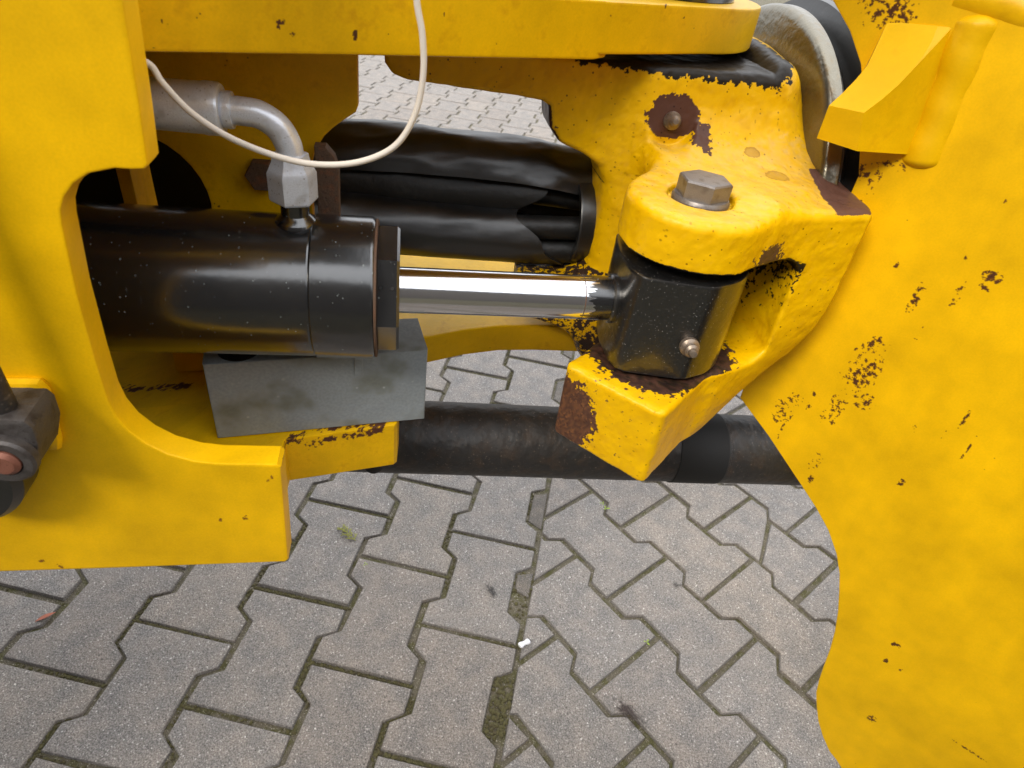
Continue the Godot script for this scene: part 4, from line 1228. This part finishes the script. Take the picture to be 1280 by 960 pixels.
# ---------------------------------------------------------------- block, ring, shaft, lug
func small_steel():
	var t := thing("steel_block", "grey galvanised steel block bolted under the black cylinder", "steel block", Vector3(-0.15, 0.5405, -0.03))
	var g := Geo.new()
	var blk := Transform3D(Basis(Vector3.UP, 0.155), Vector3(-0.1535, 0.5405, -0.0045))
	box(g, Vector3(-0.0905, 0.0, -0.055), Vector3(0.0905, 0.0795, 0.0), 0.002, blk)
	var b := part("block", g, M.galvanised, t)
	g = Geo.new()
	lathe(g, [Vector2(0.0165, 0.0), Vector2(0.0165, 0.0006), Vector2(0.0125, 0.0008), Vector2(0.0095, 0.0007), Vector2(0.0, 0.0006)], Transform3D(flat_on().basis, blk * Vector3(-0.064, 0.0796, -0.0175)), 28)
	part("bolt_hole", g, M.dark, b)
	g = Geo.new()
	box(g, Vector3(0.027, 0.058, -0.001), Vector3(0.0345, 0.0775, 0.0012), 0.001, blk)
	part("stamped_rib", g, M.galvanised, b)

	t = thing("seal_ring", "worn bright steel ring with black rubber seal beside the yellow casting", "seal ring", Vector3(0.265, 0.56, -0.215))
	g = Geo.new()
	var ax := axis_to(Vector3(1, 0, 0), Vector3(0, 0.72, -0.215))
	lathe(g, [Vector2(0.12, 0.2625), Vector2(0.150, 0.2625), Vector2(0.166, 0.2645), Vector2(0.1715, 0.2665), Vector2(0.174, 0.270), Vector2(0.174, 0.280), Vector2(0.1725, 0.282), Vector2(0.12, 0.282)], ax, 128)
	part("ring", g, M.worn_steel, t)
	g = Geo.new()
	lathe(g, [Vector2(0.12, 0.2821), Vector2(0.162, 0.2821), Vector2(0.165, 0.289), Vector2(0.162, 0.294), Vector2(0.170, 0.297), Vector2(0.1815, 0.299), Vector2(0.1825, 0.307), Vector2(0.179, 0.309), Vector2(0.166, 0.3095), Vector2(0.166, 0.317), Vector2(0.12, 0.317)], ax, 128)
	part("rubber_seal", g, M.rubber, t)

	t = thing("drive_shaft", "dark scuffed round drive shaft tube crossing under the yellow frames", "shaft", Vector3(0.15, 0.385, -0.1))
	g = Geo.new()
	var sx := axis_to(Vector3(1, 0.0, 0.055), Vector3(0.0, 0.428, -0.115))
	lathe(g, [Vector2(0, -0.7), Vector2(0.043, -0.7), Vector2(0.043, 0.243), Vector2(0.0436, 0.2435), Vector2(0.0436, 0.303), Vector2(0.043, 0.3035), Vector2(0.043, 0.9), Vector2(0, 0.9)], sx, 72)
	var sh := part("tube", g, M.shaft, t)
	g = Geo.new()
	lathe(g, [Vector2(0.0436, 0.241), Vector2(0.0442, 0.242), Vector2(0.0442, 0.300), Vector2(0.0436, 0.301)], sx, 72)
	part("band", g, M.dark, sh)
	t = thing("drain_plug", "small dark round plug under the yellow lower frame bar", "plug", Vector3(-0.108, 0.482, -0.03))
	g = Geo.new()
	lathe(g, [Vector2(0, -0.008), Vector2(0.007, -0.008), Vector2(0.0085, -0.006), Vector2(0.0085, 0.008), Vector2(0, 0.008)], Transform3D(flat_on().basis, Vector3(-0.112, 0.482, -0.02)), 20)
	part("plug", g, M.dark, t)

	t = thing("hinge_lug", "grey cast hinge lug with reddish brown pin end at the left edge", "hinge lug", Vector3(-0.31, 0.64, 0.14))
	g = Geo.new()
	prism(g, PackedVector2Array([Vector2(-0.37, 0.6465), Vector2(-0.296, 0.648), Vector2(-0.292, 0.652), Vector2(-0.2865, 0.668), Vector2(-0.286, 0.681), Vector2(-0.289, 0.686), Vector2(-0.297, 0.687), Vector2(-0.37, 0.687)]), 0.125, 0.156, 0.003)
	var lug := part("lug", g, M.worn_dark, t)
	g = Geo.new()
	lathe(g, [Vector2(0.0155, -0.002), Vector2(0.0155, 0.003), Vector2(0.014, 0.0045), Vector2(0.0095, 0.0045), Vector2(0.009, 0.0025), Vector2(0.0, 0.0025)], axis_to(Vector3(0, 0, 1), Vector3(-0.3035, 0.661, 0.158)), 32)
	part("pin_boss", g, M.worn_dark, lug)
	g = Geo.new()
	lathe(g, [Vector2(0.0, 0.0), Vector2(0.0085, 0.0), Vector2(0.0085, 0.004), Vector2(0.006, 0.006), Vector2(0.0, 0.0062)], axis_to(Vector3(0, 0, 1), Vector3(-0.3035, 0.661, 0.159)), 24)
	part("pin", g, M.copper, lug)
	t = thing("release_rod", "dark steel rod standing on the hinge lug at the left edge", "rod", Vector3(-0.305, 0.69, 0.145))
	g = Geo.new()
	tube(g, PackedVector3Array([Vector3(-0.3035, 0.680, 0.145), Vector3(-0.306, 0.74, 0.145), Vector3(-0.314, 0.85, 0.145), Vector3(-0.33, 1.1, 0.15)]), 0.0075, 16)
	part("rod", g, M.shaft, t)
	t = thing("rubber_buffer", "round black rubber buffer below the hinge lug at the left edge", "buffer", Vector3(-0.335, 0.59, 0.14))
	g = Geo.new()
	lathe(g, [Vector2(0, 0.0), Vector2(0.036, 0.0), Vector2(0.039, 0.004), Vector2(0.039, 0.024), Vector2(0.035, 0.029), Vector2(0, 0.030)], axis_to(Vector3(0, 0, 1), Vector3(-0.350, 0.632, 0.1205)), 48)
	part("buffer", g, M.rubber, t)

# ---------------------------------------------------------------- what lies on the paving
func world_thing(called: String, label: String, category: String, at: Vector3, group := "") -> Node3D:
	var o := Node3D.new()
	o.name = numbered(called)
	add_child(o)
	o.position = at
	o.set_meta("base", Vector3.ZERO)
	tag(o, label, category, group)
	return o

func litter():
	var green := mat(Color(0.50, 0.50, 0.22), 0.7)
	var leaf := mat(Color(0.50, 0.58, 0.16), 0.6)
	leaf.backlight_enabled = true
	leaf.backlight = Color(0.2, 0.25, 0.05)
	var t := world_thing("conifer_sprig", "flat yellow green conifer sprig lying on a grey paver", "sprig", Vector3(-0.252, 0.001, -0.744))
	var g := Geo.new()
	var r := RandomNumberGenerator.new()
	r.seed = 12
	var stem := [Vector3(0.017, 0.002, 0.010), Vector3(0.006, 0.004, 0.002), Vector3(-0.004, 0.004, -0.005), Vector3(-0.014, 0.003, -0.013)]
	var sp := smooth_path(stem, 6)
	tube(g, sp, 0.0007, 6)
	for i in range(2, sp.size(), 3):
		for s in [-1.0, 1.0]:
			var d := (sp[i] - sp[i - 1]).normalized()
			var out_ := d.rotated(Vector3.UP, s * r.randf_range(0.7, 1.1))
			var l := r.randf_range(0.010, 0.018) * (1.0 - 0.3 * float(i) / sp.size())
			var tip := sp[i] + out_ * l + Vector3(0, r.randf_range(-0.001, 0.003), 0)
			var mid := sp[i].lerp(tip, 0.5) + Vector3(0, 0.001, 0)
			tube(g, smooth_path([sp[i], mid, tip], 3), [0.0009, 0.0010, 0.0011, 0.0011, 0.0010, 0.0009, 0.0005], 5)
			tube(g, smooth_path([mid, mid + out_.rotated(Vector3.UP, -s * 0.8) * l * 0.45], 3), 0.0008, 5)
	part("twig", g, green, t)
	for k in 4:
		var pos: Vector3 = [Vector3(0.2212, 0.001, -0.9026), Vector3(0.2805, 0.001, -0.6196), Vector3(-0.205, 0.0005, -0.69), Vector3(0.215, 0.001, -0.915)][k]
		var lab: String = ["fresh green leaf scrap lying behind the yellow yoke", "small green leaf scrap in a joint of the diagonal pavers", "tiny green scrap in the joint below the conifer sprig", "green leaf tip lying against the larger leaf scrap"][k]
		t = world_thing("leaf_scrap", lab, "leaf", pos, "green leaf scraps on the paving")
		var big: float = [0.008, 0.007, 0.005, 0.006][k]
		for j in 3:
			g = Geo.new()
			var a := j * 2.2 + k
			var d := Vector3(cos(a), 0.25, sin(a))
			var s := Vector3(-sin(a), 0.1, cos(a))
			var tipp := d * big * (1.2 if j == 0 else 0.8)
			g.tri(Vector3.ZERO, d * big * 0.5 + s * big * 0.22, d * big * 0.5 - s * big * 0.22 + Vector3(0, 0.001, 0))
			g.tri(d * big * 0.5 + s * big * 0.22, tipp, d * big * 0.5 - s * big * 0.22 + Vector3(0, 0.001, 0))
			part("blade", g, leaf, t)
	t = world_thing("pebble", "white waisted stone chip lying on the paving seam", "stone", Vector3(0.0799, 0.004, -0.5831))
	g = Geo.new()
	tube(g, smooth_path([Vector3(-0.0075, 0, 0.006), Vector3(-0.003, 0.0006, 0.002), Vector3(0.003, 0.0006, -0.002), Vector3(0.0075, 0, -0.006)], 4), [0.0035, 0.0046, 0.0050, 0.0048, 0.0042, 0.0037, 0.0034, 0.0036, 0.0042, 0.0046, 0.0048, 0.0044, 0.003], 9, 0.7)
	part("chip", g, mat(Color(0.83, 0.83, 0.85), 0.6), t)
	t = world_thing("dry_leaf", "narrow reddish dry leaf lying in a paving joint at lower left", "leaf", Vector3(-0.645, -0.002, -0.513))
	g = Geo.new()
	for i in 6:
		var a := Vector3(lerpf(-0.010, 0.010, i / 6.0), 0.002 + 0.002 * sin(i * 0.5), lerpf(0.010, -0.010, i / 6.0))
		var b := Vector3(lerpf(-0.010, 0.010, (i + 1) / 6.0), 0.002 + 0.002 * sin((i + 1) * 0.5), lerpf(0.010, -0.010, (i + 1) / 6.0))
		var wa := Vector3(0.003, 0.001, 0.003) * sin(PI * i / 6.0)
		var wb := Vector3(0.003, 0.001, 0.003) * sin(PI * (i + 1) / 6.0)
		g.quad(a - wa, b - wb, b + wb, a + wa)
	part("blade", g, mat(Color(0.55, 0.30, 0.21), 0.7), t)
	# stains soaked into the paving
	stain("oil_stain", "brown oil stain on the diagonal pavers near the bottom", Vector3(0.243, 0.0016, -0.4995), 0.034, 0.017, -0.75, Color(0.16, 0.09, 0.06), 0.75, 1)
	stain("oil_stain", "dark elongated oil spot on a paver left of the seam", Vector3(0.0165, 0.0016, -0.6748), 0.022, 0.010, -0.95, Color(0.13, 0.11, 0.10), 0.8, 2)
	stain("oil_stain", "faint dark mark on a diagonal paver near the right frame", Vector3(0.345, 0.0016, -0.742), 0.014, 0.009, 0.0, Color(0.15, 0.12, 0.10), 0.5, 3)

func stain(called: String, label: String, at: Vector3, rx: float, rz: float, turn: float, c: Color, amount: float, seed_: int):
	var w := 96
	var im := Image.create(w, w, false, Image.FORMAT_RGBA8)
	var f := noise(seed_ * 31, 0.05, 4)
	for y in w:
		for x in w:
			var d := Vector2(x - w * 0.5, y - w * 0.5) / (w * 0.5)
			var s := clampf((1.0 - d.length()) * 1.6 + f.get_noise_2d(x, y) * 1.1 - 0.35, 0.0, 1.0)
			s *= clampf((1.0 - d.length()) * 8.0, 0.0, 1.0)
			im.set_pixel(x, y, Color(c.r, c.g, c.b, s * amount))
	var m := mat(Color.WHITE, 0.6, 0.0, ImageTexture.create_from_image(im))
	m.transparency = BaseMaterial3D.TRANSPARENCY_ALPHA
	var o := MeshInstance3D.new()
	o.name = numbered(called)
	var p := PlaneMesh.new()
	p.size = Vector2(rx, rz) * 2.0
	o.mesh = p
	o.material_override = m
	o.position = at
	o.rotation.y = turn
	tag(o, label, "stain", "oil stains on the paving")
	add_child(o, true)
